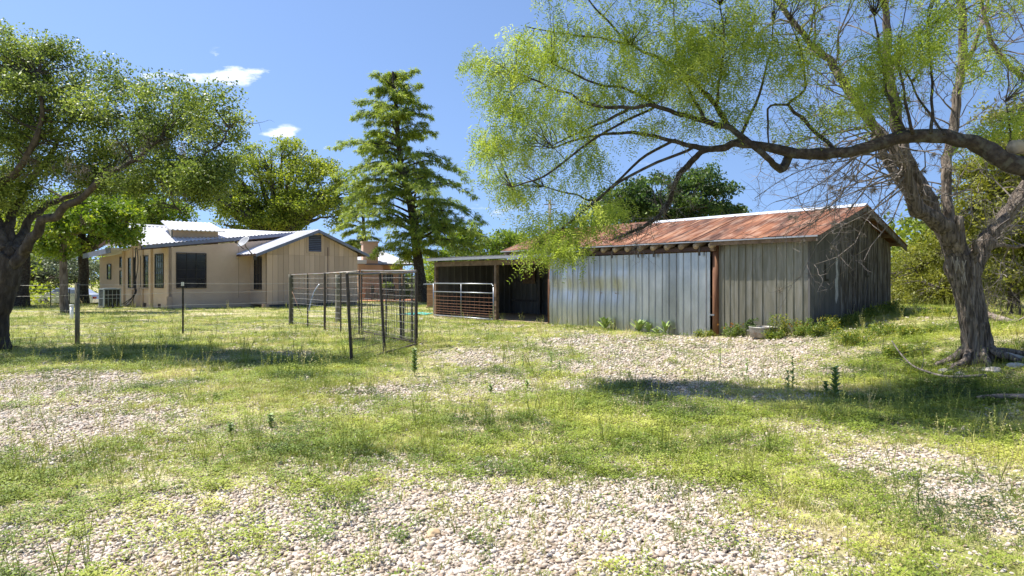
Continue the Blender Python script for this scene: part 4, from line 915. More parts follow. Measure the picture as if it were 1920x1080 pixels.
def small_things():
    # wooden hutch left of the shed
    c = gp(812, 36.0); root = thing('wooden_hutch', 'small orange board hutch with flat grey roof left of the open shed', 'hutch', tuple(c)); w_, h_ = .8, 1.22
    for i in range(8):
        z = c.z + .1 + i * .14; mb = MB(); mb.box((c.x + .12, c.y, z + .065), (w_, .7, .13), (1, 0)); mb.obj('board', M['hutch'], root)
    mb = MB(); mb.box((c.x + .12, c.y, c.z + h_ + .03), (w_ + .35, 1.0, .06)); mb.obj('roof', M['gutter'], root)
    mb = MB(); mb.box((c.x + .12, c.y, c.z + .03), (w_ + .1, .8, .12)); mb.obj('base', M['trim'], root)
    # teal tarp lying on the lawn
    mb = MB(); c = gp(779, 29.5); pts = []
    n = 9
    for j in range(5):
        for i in range(n):
            x = -.55 + 1.1 * i / (n - 1); y = -.8 + 1.6 * j / 4; pts.append((c.x + x + .2 * y, c.y + y, gz(c.x + x, c.y + y) + .05 + .05 * mnoise.noise(Vector((x * 3, y * 2, 0)))))
    k = len(pts); pts += [(p[0], p[1], p[2] - .01) for p in pts]; f = [(j * n + i, j * n + i + 1, (j + 1) * n + i + 1, (j + 1) * n + i) for j in range(4) for i in range(n - 1)]; f += [tuple(q + k for q in reversed(g)) for g in f]
    mb.add(pts, f); tag(mb.obj('tarp', M['teal'], None, True), 'small teal tarp lying flat on the lawn before the hutch', 'tarp')
    # white pipe stub by the wooden post
    c = gp(134.5, 24.5); t = thing('standpipe', 'short white capped pipe standing on the lawn beside the wooden fence post', 'pipe', tuple(c)); mb = MB(); mb.tube([c - Vector((0, 0, .1)), c + Vector((0, 0, .5))], .06, 10); mb.obj('pipe', M['white'], t, True)
    mb = MB(); mb.tube([c + Vector((0, 0, .5)), c + Vector((0, 0, .56))], .075, 10); mb.obj('cap', M['white'], t, True)
    # utility pole
    c = gp(1031, 60); mb = MB(); mb.tube([c - Vector((0, 0, .3)), Vector((c.x, c.y, 8.4))], [.17, .12], 8); root = thing('utility_pole', 'bare grey utility pole rising behind the rusty barn roof', 'utility pole', tuple(c)); mb.obj('pole', M['pole'], root, True)
    mb = MB(); mb.box((c.x, c.y, 8.0), (1.0, .09, .09)); mb.obj('crossarm', M['pole'], root)
    # zinc tub
    Y = 15.75; c = gp(1431, Y); c.z += .02; root = thing('zinc_tub', 'weathered round zinc tub full of soil at the barn front', 'tub', tuple(c)); r = .31
    mb = MB(); k = 24; prof = [(.0, 0), (r * .92, 0), (r * .95, .1), (r * .97, .105), (r * .97, .125), (r, .2), (r * 1.04, .225), (r * 1.02, .24), (r * .97, .22), (r * .95, .16)]
    vs = [(c.x + cos(2 * PI * j / k) * q, c.y + sin(2 * PI * j / k) * q, c.z + z) for q, z in prof for j in range(k)]
    mb.add(vs, [(i * k + j, i * k + (j + 1) % k, (i + 1) * k + (j + 1) % k, (i + 1) * k + j) for i in range(len(prof) - 1) for j in range(k)]); mb.obj('basin', M['tub'], root, True)
    mb = MB(); mb.tube([c + Vector((0, 0, .14)), c + Vector((0, 0, .17))], r * .93, 20); mb.obj('soil', M['soil'], root)
    for sg in (-1, 1):
        mb = MB(); mb.tube([c + Vector((sg * (r + .0), -.07, .17)), c + Vector((sg * (r + .05), -.05, .15)), c + Vector((sg * (r + .05), .05, .15)), c + Vector((sg * (r), .07, .17))], .008, 6); mb.obj('handle', M['tub'], root)
    # bushy dark plant behind the tub
    c = gp(1411, 16.1); root = thing('tub_bush', 'small dark leafy bush growing just behind the zinc tub', 'bush', tuple(c)); rng = np.random.default_rng(8)
    cl = clump_centres([(c.x, c.y, c.z + .3, .17, .15, .18)], 14, rng, .2); mb = MB(); connect(mb, [[c]], cl, rng, .008); mb.obj('stem', M['twig'], root); crown('foliage', root, cl, 26, .07, .05, .03, M['leaf_dark'], rng)
    # car far left
    build_car()
    # far tube fence, left
    y = 37.5; root = thing('far_fence', 'low wire fence with thin top rail beyond the lawn at far left', 'fence', tuple(gp(60, y)))
    zt = EYE - (543 - HY) / F * y; mb = MB(); mb.tube([at(-60, 541, y), at(132, 543, y + 1.5)], .03, 6); mb.obj('top_rail', M['leafgreen'], root)
    for px in (-30, 12, 53, 95, 130):
        g = gp(px, y + .02 * px / 10); mb = MB(); mb.tube([g - Vector((0, 0, .2)), Vector((g.x, g.y, zt + .03))], .025, 6); mb.obj('post', M['dark'], root)
    for dz in (.25, .5, .75):
        mb = MB(); mb.tube([at(-60, 541, y) - Vector((0, 0, dz * .8)), at(132, 543, y + 1.5) - Vector((0, 0, dz * .8))], .007, 4); mb.obj('wire', M['wire'], root)
M['leafgreen'] = mat('green_rail', [(.16, .22, .17), (.22, .28, .22)], 3, .5)
def build_car():
    Y = 50; c = gp(133, Y); root = thing('parked_car', 'pale silver parked car half hidden behind the tree trunks at far left', 'car', tuple(c)); root_loc = c
    # side profile along X, length 4.2
    L_ = 2.1; prof = [(-2.1, .35), (-2.15, .75), (-1.95, .92), (-1.15, 1.0), (-.6, 1.42), (.75, 1.45), (1.35, 1.02), (2.0, .92), (2.12, .6), (2.08, .35)]
    def ext(pr, w_, ins=0): return pr
    mb = MB(); n = len(prof); sc = .82
    vs = []
    for sy in (-1, 1):
        for x, z in prof: vs.append((c.x + x, c.y + sy * (.85 if z < 1.05 else .68), c.z + z))
    mb.add(vs, [tuple(range(n)), tuple(range(2 * n - 1, n - 1, -1))] + [(i, i + n, (i + 1) % n + n, (i + 1) % n) for i in range(n)]); mb.obj('body', M['car'], root)
    for x0, x1, x2, x3 in ((-1.0, -.1, -.1, -.52), (.0, 1.18, .68, .0)):
        mb = MB(); P = [(x0, 1.02), (x1, 1.02), (x2, 1.38), (x3, 1.38)]
        mb.add([(c.x + x, c.y - (.868 if z < 1.1 else .70), c.z + z) for x, z in P] + [(c.x + x, c.y - (.84 if z < 1.1 else .67), c.z + z) for x, z in P], [(0, 1, 2, 3), (7, 6, 5, 4), (0, 4, 5, 1), (1, 5, 6, 2), (2, 6, 7, 3), (3, 7, 4, 0)]); mb.obj('window', M['glass_l'], root)
    for x in (-1.35, 1.35):
        for sy in (-1, 1):
            mb = MB(); mb.tube([(c.x + x, c.y + sy * .88, c.z + .33), (c.x + x, c.y + sy * .66, c.z + .33)], .33, 16); wh = mb.obj('wheel', M['black'], root)
            mb = MB(); mb.tube([(c.x + x, c.y + sy * .895, c.z + .33), (c.x + x, c.y + sy * .87, c.z + .33)], .2, 12); mb.obj('rim', M['tube_silver'], wh)
    for x, mm in ((-2.13, 'white'), (2.11, 'lamp')):
        for sy in (-.6, .6): mb = MB(); mb.box((c.x + x, c.y + sy, c.z + .72), (.1, .32, .14)); mb.obj('headlight' if mm == 'white' else 'tail_light', M[mm], root)
small_things()

# ------------------------------------------------------------------ PEN and wire fence
def pen():
    root = thing('wire_pen', 'weathered pipe and wire mesh livestock pen open towards the house', 'pen', tuple(gp(700, 17)))
    def post(px, Y, top, r, mm, name='post', lean=0, nm=None):
        g = gp(px, Y); t = Vector((g.x + lean, g.y, EYE - (top - HY) / F * Y)); mb = MB()
        if r > .05: mb.tube(smooth_path([g - Vector((0, 0, .3)), g.lerp(t, .4) + Vector((.01, 0, 0)), t], [r, r, r])[0], r, 10, rough=.12, seed=px)
        else: mb.tube([g - Vector((0, 0, .1)), t], r, 7)
        mb.obj(name, M[mm], root, r > .05); return g, t
    A = post(545.5, 22.1, 514, .075, 'post', 'wooden_post'); B = post(633.5, 23.6, 515, .095, 'post', 'wooden_post')
    p2 = post(577, 20.9, 513, .024, 'steel_dk'); p3 = post(609, 19.6, 512, .036, 'steel_dk'); p4 = post(639, 18.7, 512, .022, 'steel_dk')
    p5 = post(673.5, 18.0, 509, .026, 'steel_dk'); p5b = post(678, 17.9, 509, .024, 'steel_dk'); p6 = post(724, 16.9, 509, .022, 'steel_dk'); p7 = post(753, 16.1, 508, .03, 'steel_dk', lean=-.05); p7b = post(757, 16.0, 508, .022, 'steel_dk'); p8 = post(772.5, 15.5, 507.5, .02, 'steel_dk')
    C = post(780.5, 15.1, 507, .037, 'steel_dk'); 
    Nn = post(660, 12.15, 512.8, .03, 'steel_dk', lean=-.09); Nm = post(722, 13.4, 512.5, .028, 'steel_dk', lean=-.1)
    def rail(P, Q, r=.02, mm='steel', name='rail'): mb = MB(); mb.tube([P, P.lerp(Q, .5) + Vector((0, 0, -.012)), Q], r, 7); mb.obj(name, M[mm], root, True)
    dz = Vector((0, 0, .03)); rail(A[1] - dz, p5[1], .024); rail(p5b[1] + Vector((0, 0, .02)), C[1] - Vector((0, 0, .01)), .024); rail(Nn[1], Nm[1], .022, 'steel'); rail(Nm[1], C[1] - dz, .022)
    gnd = lambda P, h: Vector((P[0].x, P[0].y, P[0].z + h))
    rail(gnd(p5, .12), gnd(C, .09), .018, 'steel_dk'); rail(gnd(Nn, .02), gnd(Nm, .06), .016, 'steel_dk'); rail(gnd(Nm, .06), gnd(C, .06), .02, 'steel_dk'); rail(gnd(p7, .12), gnd(p8, .1), .018, 'steel_dk')
    def mesh(P, Q, hz, vsp, r=.0022, rv=.0018, mm='wire', jit=.01):
        Ln = (Q[0] - P[0]).length; rg = random.Random(int(Ln * 100))
        for h in hz:
            a0 = P[0].lerp(P[1], h); b0 = Q[0].lerp(Q[1], h); mb = MB(); mb.tube([a0, a0.lerp(b0, .33) + Vector((0, 0, rg.uniform(-jit, jit))), a0.lerp(b0, .66) + Vector((0, 0, rg.uniform(-jit, jit))), b0], r, 4); mb.obj('wire', M[mm], root)
        mb = MB(); n = int(Ln / vsp)
        for i in range(1, n):
            f = i / n; a0 = P[0].lerp(Q[0], f) + Vector((0, 0, .04)); b0 = P[1].lerp(Q[1], f); mb.tube([a0, a0.lerp(b0, .5) + Vector((rg.uniform(-jit, jit), 0, 0)), b0], rv, 3, cap=False)
        mb.obj('stay_wires', M[mm], root)
    H = [.08, .16, .24, .33, .43, .53, .63, .73, .83, .92]
    mesh(A, p4, H, .3, .0034, .0022); mesh(p4, p5, H, .3, .0034, .0022)
    mesh(p5b, C, [.1, .2, .3, .4, .5, .58, .66, .74, .82, .9], .15, .0032, .0022)
    mesh(Nn, Nm, [i / 13 for i in range(1, 13)], .05, .0036, .0036, 'wire2'); mesh(Nm, C, [i / 13 for i in range(1, 13)], .052, .0036, .0036, 'wire2')
    # gate rail between the wooden posts, bent pipe, block
    P = A[0].lerp(A[1], .72) ; Q = B[0].lerp(B[1], .72); rail(P, Q, .02, 'wood_red', 'gate_bar'); 
    rail(A[0].lerp(A[1], .72), A[0].lerp(A[1], .2).lerp(p2[0].lerp(p2[1], .3), .6), .008, 'wire_rust', 'brace_wire')
    c0, c1, c2 = at(599, 533, 21.4), at(589, 548, 21.3), at(581, 575, 21.2); mb = MB(); mb.tube(smooth_path([c0, c1, c2, at(580, 583, 21.2)], [.02] * 4)[0], .022, 7); tag(mb.obj('bent_pipe', M['tube_silver'], None, True), 'bent silver pipe leaning inside the pen near the wooden post', 'pipe')
    g = gp(671, 16.1); mb = MB(); mb.box(g + Vector((0, 0, .05)), (.34, .12, .09), (1, .12)); tag(mb.obj('wood_block', M['wood_raw'], None), 'short grey timber block lying on the grass inside the pen', 'timber')
M['wire2'] = mat('dark_mesh_wire', [(.1, .09, .08), (.2, .18, .16)], 6, .6, .4)
pen()
def wire_fence():
    root = thing('wire_fence', 'thin five strand wire fence crossing the lawn from the oak to the pen', 'fence', tuple(gp(343, 18.3)))
    g = gp(144.5, 15.7); mb = MB(); t = Vector((g.x, g.y, EYE - (531 - HY) / F * 15.7)); mb.tube([g - Vector((0, 0, .3)), g.lerp(t, .5) + Vector((.008, 0, 0)), t], [.055, .052, .05], 10, rough=.1, seed=3); mb.obj('wooden_post', M['post'], root, True)
    g2 = gp(343, 18.3); t2 = Vector((g2.x, g2.y, EYE - (536 - HY) / F * 18.3)); mb = MB(); mb.box((g2.x, g2.y, (g2.z + t2.z) / 2 - .1), (.045, .012, t2.z - g2.z + .2)); mb.box((g2.x, g2.y - .021, (g2.z + t2.z) / 2 - .1), (.012, .028, t2.z - g2.z + .2)); mb.obj('steel_post', M['dark'], root)
    mb = MB(); mb.box((g2.x, g2.y - .02, t2.z + .05), (.055, .05, .1)); mb.obj('post_cap', M['white'], root)
    g3 = gp(545.5, 22.1); g0 = gp(-260, 13.8)
    for k, z in enumerate((1.36, 1.12, .78, .46, .2)):
        mb = MB(); P = [Vector((q.x, q.y - .03, q.z + z)) for q in (g0, g, g2, g3)]; pts = []
        for i in range(3):
            for f in (0, .25, .5, .75): pts.append(P[i].lerp(P[i + 1], f) - Vector((0, 0, .02 * 4 * f * (1 - f))))
        pts.append(P[3]); mb.tube(pts, .0035, 4); mb.obj('wire', M['wire'], root)
wire_fence()

# ------------------------------------------------------------------ NEAR TREES
def oak():
    """live oak at the left edge"""
    Y = 14.0; rng = np.random.default_rng(21); g = gp(-22, Y); root = thing('live_oak', 'big live oak with leaning twin limbs and dark mossy crown at the left edge', 'tree', tuple(g))
    A = lambda x, y, dy=0: at(x, y, Y + dy); k = Y / F; bm = M['bark_oak']
    mb = MB(); paths = []
    p, r = limb(mb, [g - Vector((0, 0, .3)), A(-22, 645), A(-16, 610), A(-2, 560), A(10, 520), A(20, 480)], [46 * k, 32 * k, 25 * k, 23 * k, 22 * k, 19 * k], 20, 6, .22, .05, 3); mb.obj('trunk', bm, root, True)
    for i, (pts, rad) in enumerate([
        ([A(22, 500), A(48, 470, -.1), A(70, 430, -.2), (A(105, 400, -.3)), A(150, 372, -.5), A(200, 330, -.8), A(250, 300, -1), A(300, 260, -1.2)], [26, 22, 19, 17, 14, 12, 9, 5]),
        ([A(15, 480), A(18, 445, .2), A(24, 400, .5), A(50, 345, .8), A(90, 300, 1), A(120, 240, 1.2), A(150, 180, 1.4)], [28, 22, 17, 14, 11, 8, 4]),
        ([A(10, 470), A(-5, 420, .2), A(-15, 370, .4), A(10, 340, 0), A(40, 310, -.3), A(62, 270, -.5), A(80, 210, -.6), A(70, 140, -.5)], [26, 22, 18, 15, 13, 11, 8, 4]),
        ([A(25, 470), A(45, 430, .6), A(90, 385, 1.2), A(140, 365, 1.8), A(210, 350, 2.4), A(280, 330, 2.8), A(340, 300, 3)], [20, 17, 13, 11, 9, 6, 3]),
        ([A(250, 300, -1), A(300, 305, -1.2), A(345, 310, -1.4), A(390, 290, -1.5), A(430, 240, -1.4)], [7, 6, 5, 4, 2]),
        ([A(250, 300, -1), A(290, 330, -1), A(320, 370, -1.1), A(340, 400, -1.1)], [6, 4.5, 3, 1.5]),
        ([A(-10, 430, .2), A(-60, 370), A(-130, 310), A(-220, 250)], [20, 15, 10, 4])]):
        mb = MB(); pp, _ = limb(mb, pts, [q * k * (.45 if i else .43) for q in rad], 12, 5, .2, .1, i * 5); paths.append(pp); mb.obj('limb', bm, root, True)
    el = [E(45, 105, Y, 62, 48, 1.0), E(115, 130, Y + .4, 60, 40, 1.1), E(20, 190, Y - .4, 70, 50, 1.2), E(120, 200, Y, 70, 45, 1.3), E(210, 165, Y + .3, 66, 38, 1.2), E(215, 230, Y - .3, 80, 40, 1.2), E(110, 270, Y + .5, 100, 34, 1.3), E(300, 200, Y - .5, 62, 42, 1.1), E(300, 260, Y - .5, 80, 34, 1.2), E(390, 205, Y - 1, 58, 36, 1.0), E(432, 235, Y - 1.2, 26, 30, .6), E(385, 270, Y - 1.1, 46, 34, .8), E(215, 310, Y + .8, 76, 20, 1.0), E(330, 315, Y - 1.2, 40, 22, .6, .35), E(30, 290, Y, 70, 34, 1.2), E(260, 335, Y - .9, 60, 20, .8, .5), E(150, 325, Y + .6, 70, 24, .9, .6), E(395, 320, Y - 1.3, 30, 34, .5, .35), E(10, 370, Y + .5, 50, 36, .9, .6), E(360, 345, Y - 1.3, 26, 34, .5, .25), E(-90, 180, Y, 130, 110, 2.6), E(-150, 300, Y, 110, 70, 2.2)]
    cl = clump_centres(el, 400, rng, .5); mb = MB(); connect(mb, paths, cl, rng, .022, .1, .6); tips = []
    for _ in range(26):
        pa = paths[rng.integers(0, 6)]; q = pa[rng.integers(len(pa) // 2, len(pa))]; twig(mb, q, (rng.normal() * .6, rng.normal() * .5, .3), rng.uniform(.3, .55), .012, rng, 0, 2, 4)
    mb.obj('branches', bm, root)
    crown('crown', root, cl, 300, .35, .06, .037, M['leaf_oak'], rng, .75, tb=.08)
    # grey moss hanging in the lower crown
    mc = clump_centres([E(230, 330, Y - .5, 110, 24, 1.3), E(340, 360, Y - 1.2, 30, 38, .5), E(120, 330, Y, 90, 26, 1.2), E(300, 290, Y - 1, 90, 30, 1.2)], 85, rng, .2)
    crown('moss', root, mc, 40, .1, .09, .012, M['moss_leaf'], rng, 1.5, droop=.8)
M['moss_leaf'] = leafmat('moss_tuft', [(.09, .075, .055), (.15, .13, .1), (.22, .2, .165)], .2)
oak()

def mesquite():
    rng = np.random.default_rng(33); g = gp(2075, 8.6); root = thing('mesquite_tree', 'feathery lime green mesquite arching in from the right edge over the barn', 'tree', tuple(g)); bm = M['bark_dark']
    Yf = lambda px: 8.0 + (1920 - px) / 1000 * 1.9
    A = lambda x, y, dy=0: at(x, y, Yf(x) + dy); K = lambda x: Yf(x) / F
    mb = MB(); limb(mb, [g - Vector((0, 0, .3)), A(2050, 560, .3), A(2030, 440, .2), A(1985, 350, .1), A(1935, 315)], [.22, .18, .17, .165, .16], 16, 5, .2, .03, 4); mb.obj('trunk', bm, root, True)
    defs = [
        ([(1935, 315), (1891, 303), (1843, 276), (1798, 261), (1743, 256), (1695, 257), (1639, 272), (1587, 286), (1528, 289), (1484, 285), (1417, 272), (1380, 270), (1341, 279), (1304, 275), (1258, 264), (1212, 252), (1147, 250), (1091, 259), (1036, 278)], [23, 21, 17, 15, 14, 14, 13, 12, 11.5, 11, 9, 8, 7, 5.5, 4.5, 4, 3, 2.2, 1.2], 0),
        ([(1484, 287), (1464, 317), (1439, 296), (1406, 268), (1369, 241), (1323, 227), (1277, 215), (1230, 199), (1179, 201), (1119, 199), (1068, 178), (999, 148), (953, 134)], [9, 8, 7, 6.5, 6, 5.5, 5, 4.6, 4, 3.2, 2.5, 1.8, 1], -.25),
        ([(1369, 241), (1346, 204), (1328, 181), (1295, 148), (1240, 111), (1184, 83), (1119, 19), (1090, -20)], [6, 6, 5.5, 5, 4, 3, 2, 1], .3),
        ([(1341, 279), (1315, 285), (1291, 310), (1267, 338), (1254, 380), (1221, 417), (1184, 435), (1147, 451)], [6.5, 6.5, 6.5, 6, 5, 4, 3, 1.5], .2),
        ([(1179, 201), (1138, 227), (1091, 245), (1036, 273)], [3.5, 3, 2, 1.2], 0),
        ([(1240, 203), (1184, 171), (1119, 157), (1068, 134), (1036, 120)], [4, 3, 2.5, 2, 1], -.4),
        ([(1267, 262), (1200, 300), (1120, 372), (1080, 366), (1020, 350)], [3.5, 3, 2.4, 2, 1.2], .3),
        ([(1304, 274), (1180, 330), (1090, 400), (1040, 440), (1010, 470)], [3.5, 3, 2.6, 2, 1], -.4),
        ([(1230, 199), (1130, 250), (1020, 330), (960, 350)], [3, 2.6, 2, 1], -.5),
        ([(1695, 250), (1676, 207), (1661, 163), (1650, 93), (1639, 30)], [6, 5, 4, 2.8, 1.5], .1),
        ([(1712, 250), (1697, 185), (1687, 120), (1690, 60)], [4, 3, 2.4, 1.2], -.2),
        ([(1745, 250), (1748, 207), (1747, 141), (1737, 50)], [4, 3.2, 2.6, 1.4], 0),
        ([(1771, 252), (1738, 207), (1700, 141), (1680, 90)], [3, 2.5, 2, 1], .2),
        ([(1572, 287), (1545, 262), (1500, 220), (1478, 196)], [5, 4.5, 4, 3], .1),
        ([(1478, 196), (1440, 205), (1442, 275)], [3, 2.5, 1.5], .1), ([(1478, 196), (1510, 160), (1500, 90), (1480, 40)], [3, 2.5, 2, 1], .1),
        ([(1341, 199), (1351, 139), (1358, 79), (1350, 10)], [4, 3, 2.2, 1.2], 0), ([(1323, 227), (1290, 160), (1270, 90), (1262, 0)], [4, 3, 2.2, 1], .5),
        ([(1184, 83), (1110, 70), (1040, 60), (985, 50)], [2.5, 2, 1.6, 1], .3), ([(1380, 270), (1410, 210), (1440, 120), (1450, 40)], [4, 3.2, 2.4, 1.2], .4),
        ([(1880, 300), (1895, 250), (1885, 190)], [3, 2, 1], .3)]
    paths = []
    for i, (pts, rad, dy) in enumerate(defs):
        n = len(pts); P = [A(x, y, dy * min(1, j / 2) + .15 * sin(j * 1.3 + i)) if i else A(x, y) for j, (x, y) in enumerate(pts)]
        mb = MB(); pp, _ = limb(mb, P, [q * K(x) * .86 for q, (x, y) in zip(rad, pts)], 12 if i == 0 else 7, 5, .22 if i < 4 else .1, .03, i * 3); paths.append(pp); mb.obj('limb', bm, root, True)
    mb = MB(); c = A(1912, 276, .05); mb.tube([c - Vector((.08, 0, 0)), c + Vector((.1, .05, .01))], .085, 12); mb.obj('sawn_stub', M['cut'], root, True)
    def e(x, y, rx, ry, wt, dy=0): c = A(x, y, dy); k = K(x); return (c.x, c.y, c.z, rx * k, .95, ry * k, wt)
    el = [e(1015, 95, 80, 62, 6), e(930, 112, 52, 26, 1.6), e(960, 185, 78, 46, 4), e(1060, 30, 75, 40, 3), e(1150, 50, 90, 60, 5), e(1250, 60, 100, 62, 6), e(1370, 60, 85, 62, 5), e(1450, 130, 62, 70, 4), e(1060, 190, 80, 55, 4), e(1170, 140, 90, 50, 5), e(1290, 145, 80, 55, 5), e(930, 275, 56, 42, 3), e(985, 235, 55, 40, 3), e(1060, 280, 78, 38, 3.2), e(950, 335, 56, 38, 2.4), e(1035, 345, 48, 36, 1.8), e(1030, 420, 44, 34, 2.4, -.2), e(1050, 460, 58, 26, 2.8, -.4), e(1085, 400, 50, 26, 1.8, -.2), e(985, 470, 30, 26, 1.0, -.4), e(1160, 230, 90, 26, 2.2), e(1280, 225, 80, 30, 2), e(1385, 200, 65, 42, 2.6), e(1150, 380, 46, 30, .9), e(1480, 230, 50, 40, 1), e(1130, 320, 60, 26, .7),
          e(1640, 125, 52, 80, 5.5, .1), e(1605, 200, 34, 44, 2.2, .1), e(1690, 90, 40, 55, 2), e(1738, 55, 44, 52, 3.5), e(1775, 95, 26, 42, 1.1), e(1480, 60, 50, 40, .6), e(1550, 150, 40, 60, .5), e(1890, 225, 34, 36, 2, .3), e(1120, -70, 110, 60, 5), e(1290, -90, 110, 60, 6), e(1450, -80, 110, 60, 5), e(1620, -70, 100, 60, 5), e(1760, -90, 100, 60, 5), e(1900, -60, 100, 60, 4), e(1400, -190, 200, 60, 5), e(1700, -190, 160, 60, 5), e(2010, 120, 60, 100, 4), e(1600, 60, 30, 30, .5), e(1430, 20, 60, 30, 1.2), e(1405, 262, 30, 18, .4), e(1840, 60, 60, 60, .3, .5), e(1900, 100, 40, 60, 1, .5)]
    cl = clump_centres(el, 860, rng, .2); mb = MB(); connect(mb, paths, cl, rng, .011, .05, .85, 3, .0025, 1.0); mb.obj('twigs', bm, root)
    k = len(cl); cnt = (22 * rng.uniform(.15, 1.5, k) ** 1.4).astype(int) + 1; idx = np.repeat(np.arange(k), cnt); n = len(idx)
    off = unit(n, rng) * rng.random((n, 1)) ** .7 * .29; off[:, 2] = off[:, 2] * .8 - .05; C = cl[idx] + off
    V, per = frond_quads(C, rng, .19, 5, .75, .058, .013)
    t = np.clip(.56 + (rng.random(k) - .5)[idx] * .55 + rng.normal(0, .1, n), 0, 1); quads_obj('crown', V, 4, M['leaf_mesq'], root, np.repeat(t, per))
    top = clump_centres([e(1000, -130, 100, 60, 4, -.6), e(1130, -170, 120, 60, 5, -.9), e(1290, -190, 140, 70, 5, -.9), e(1480, -190, 140, 70, 5, -.9), e(1180, -230, 160, 60, 8, -1.3), e(1420, -240, 160, 60, 8, -1.4)], 170, rng, .2); crown('crown', root, top, 75, .34, .1, .03, M['leaf_mesq'], rng, .7)  # unseen upper clumps, added above the view to deepen shade on the yard
    # dead twiggy tangle and moss on the drooping limb
    mb = MB()
    for _ in range(26):
        q = paths[3][rng.integers(8, len(paths[3]))]; twig(mb, q, (rng.normal() * .7 - .3, rng.normal() * .4, rng.normal() * .3 - .15), rng.uniform(.25, .6), .006, rng, 0, 2, 3)
    mb.obj('dead_twigs', M['twig'], root)
    q = np.array([tuple(paths[3][i]) for i in rng.integers(8, len(paths[3]), 34)]) + rng.normal(0, .05, (34, 3)); crown('moss', root, q, 34, .07, .07, .008, M['moss_leaf'], rng, 1, droop=.3)
mesquite()

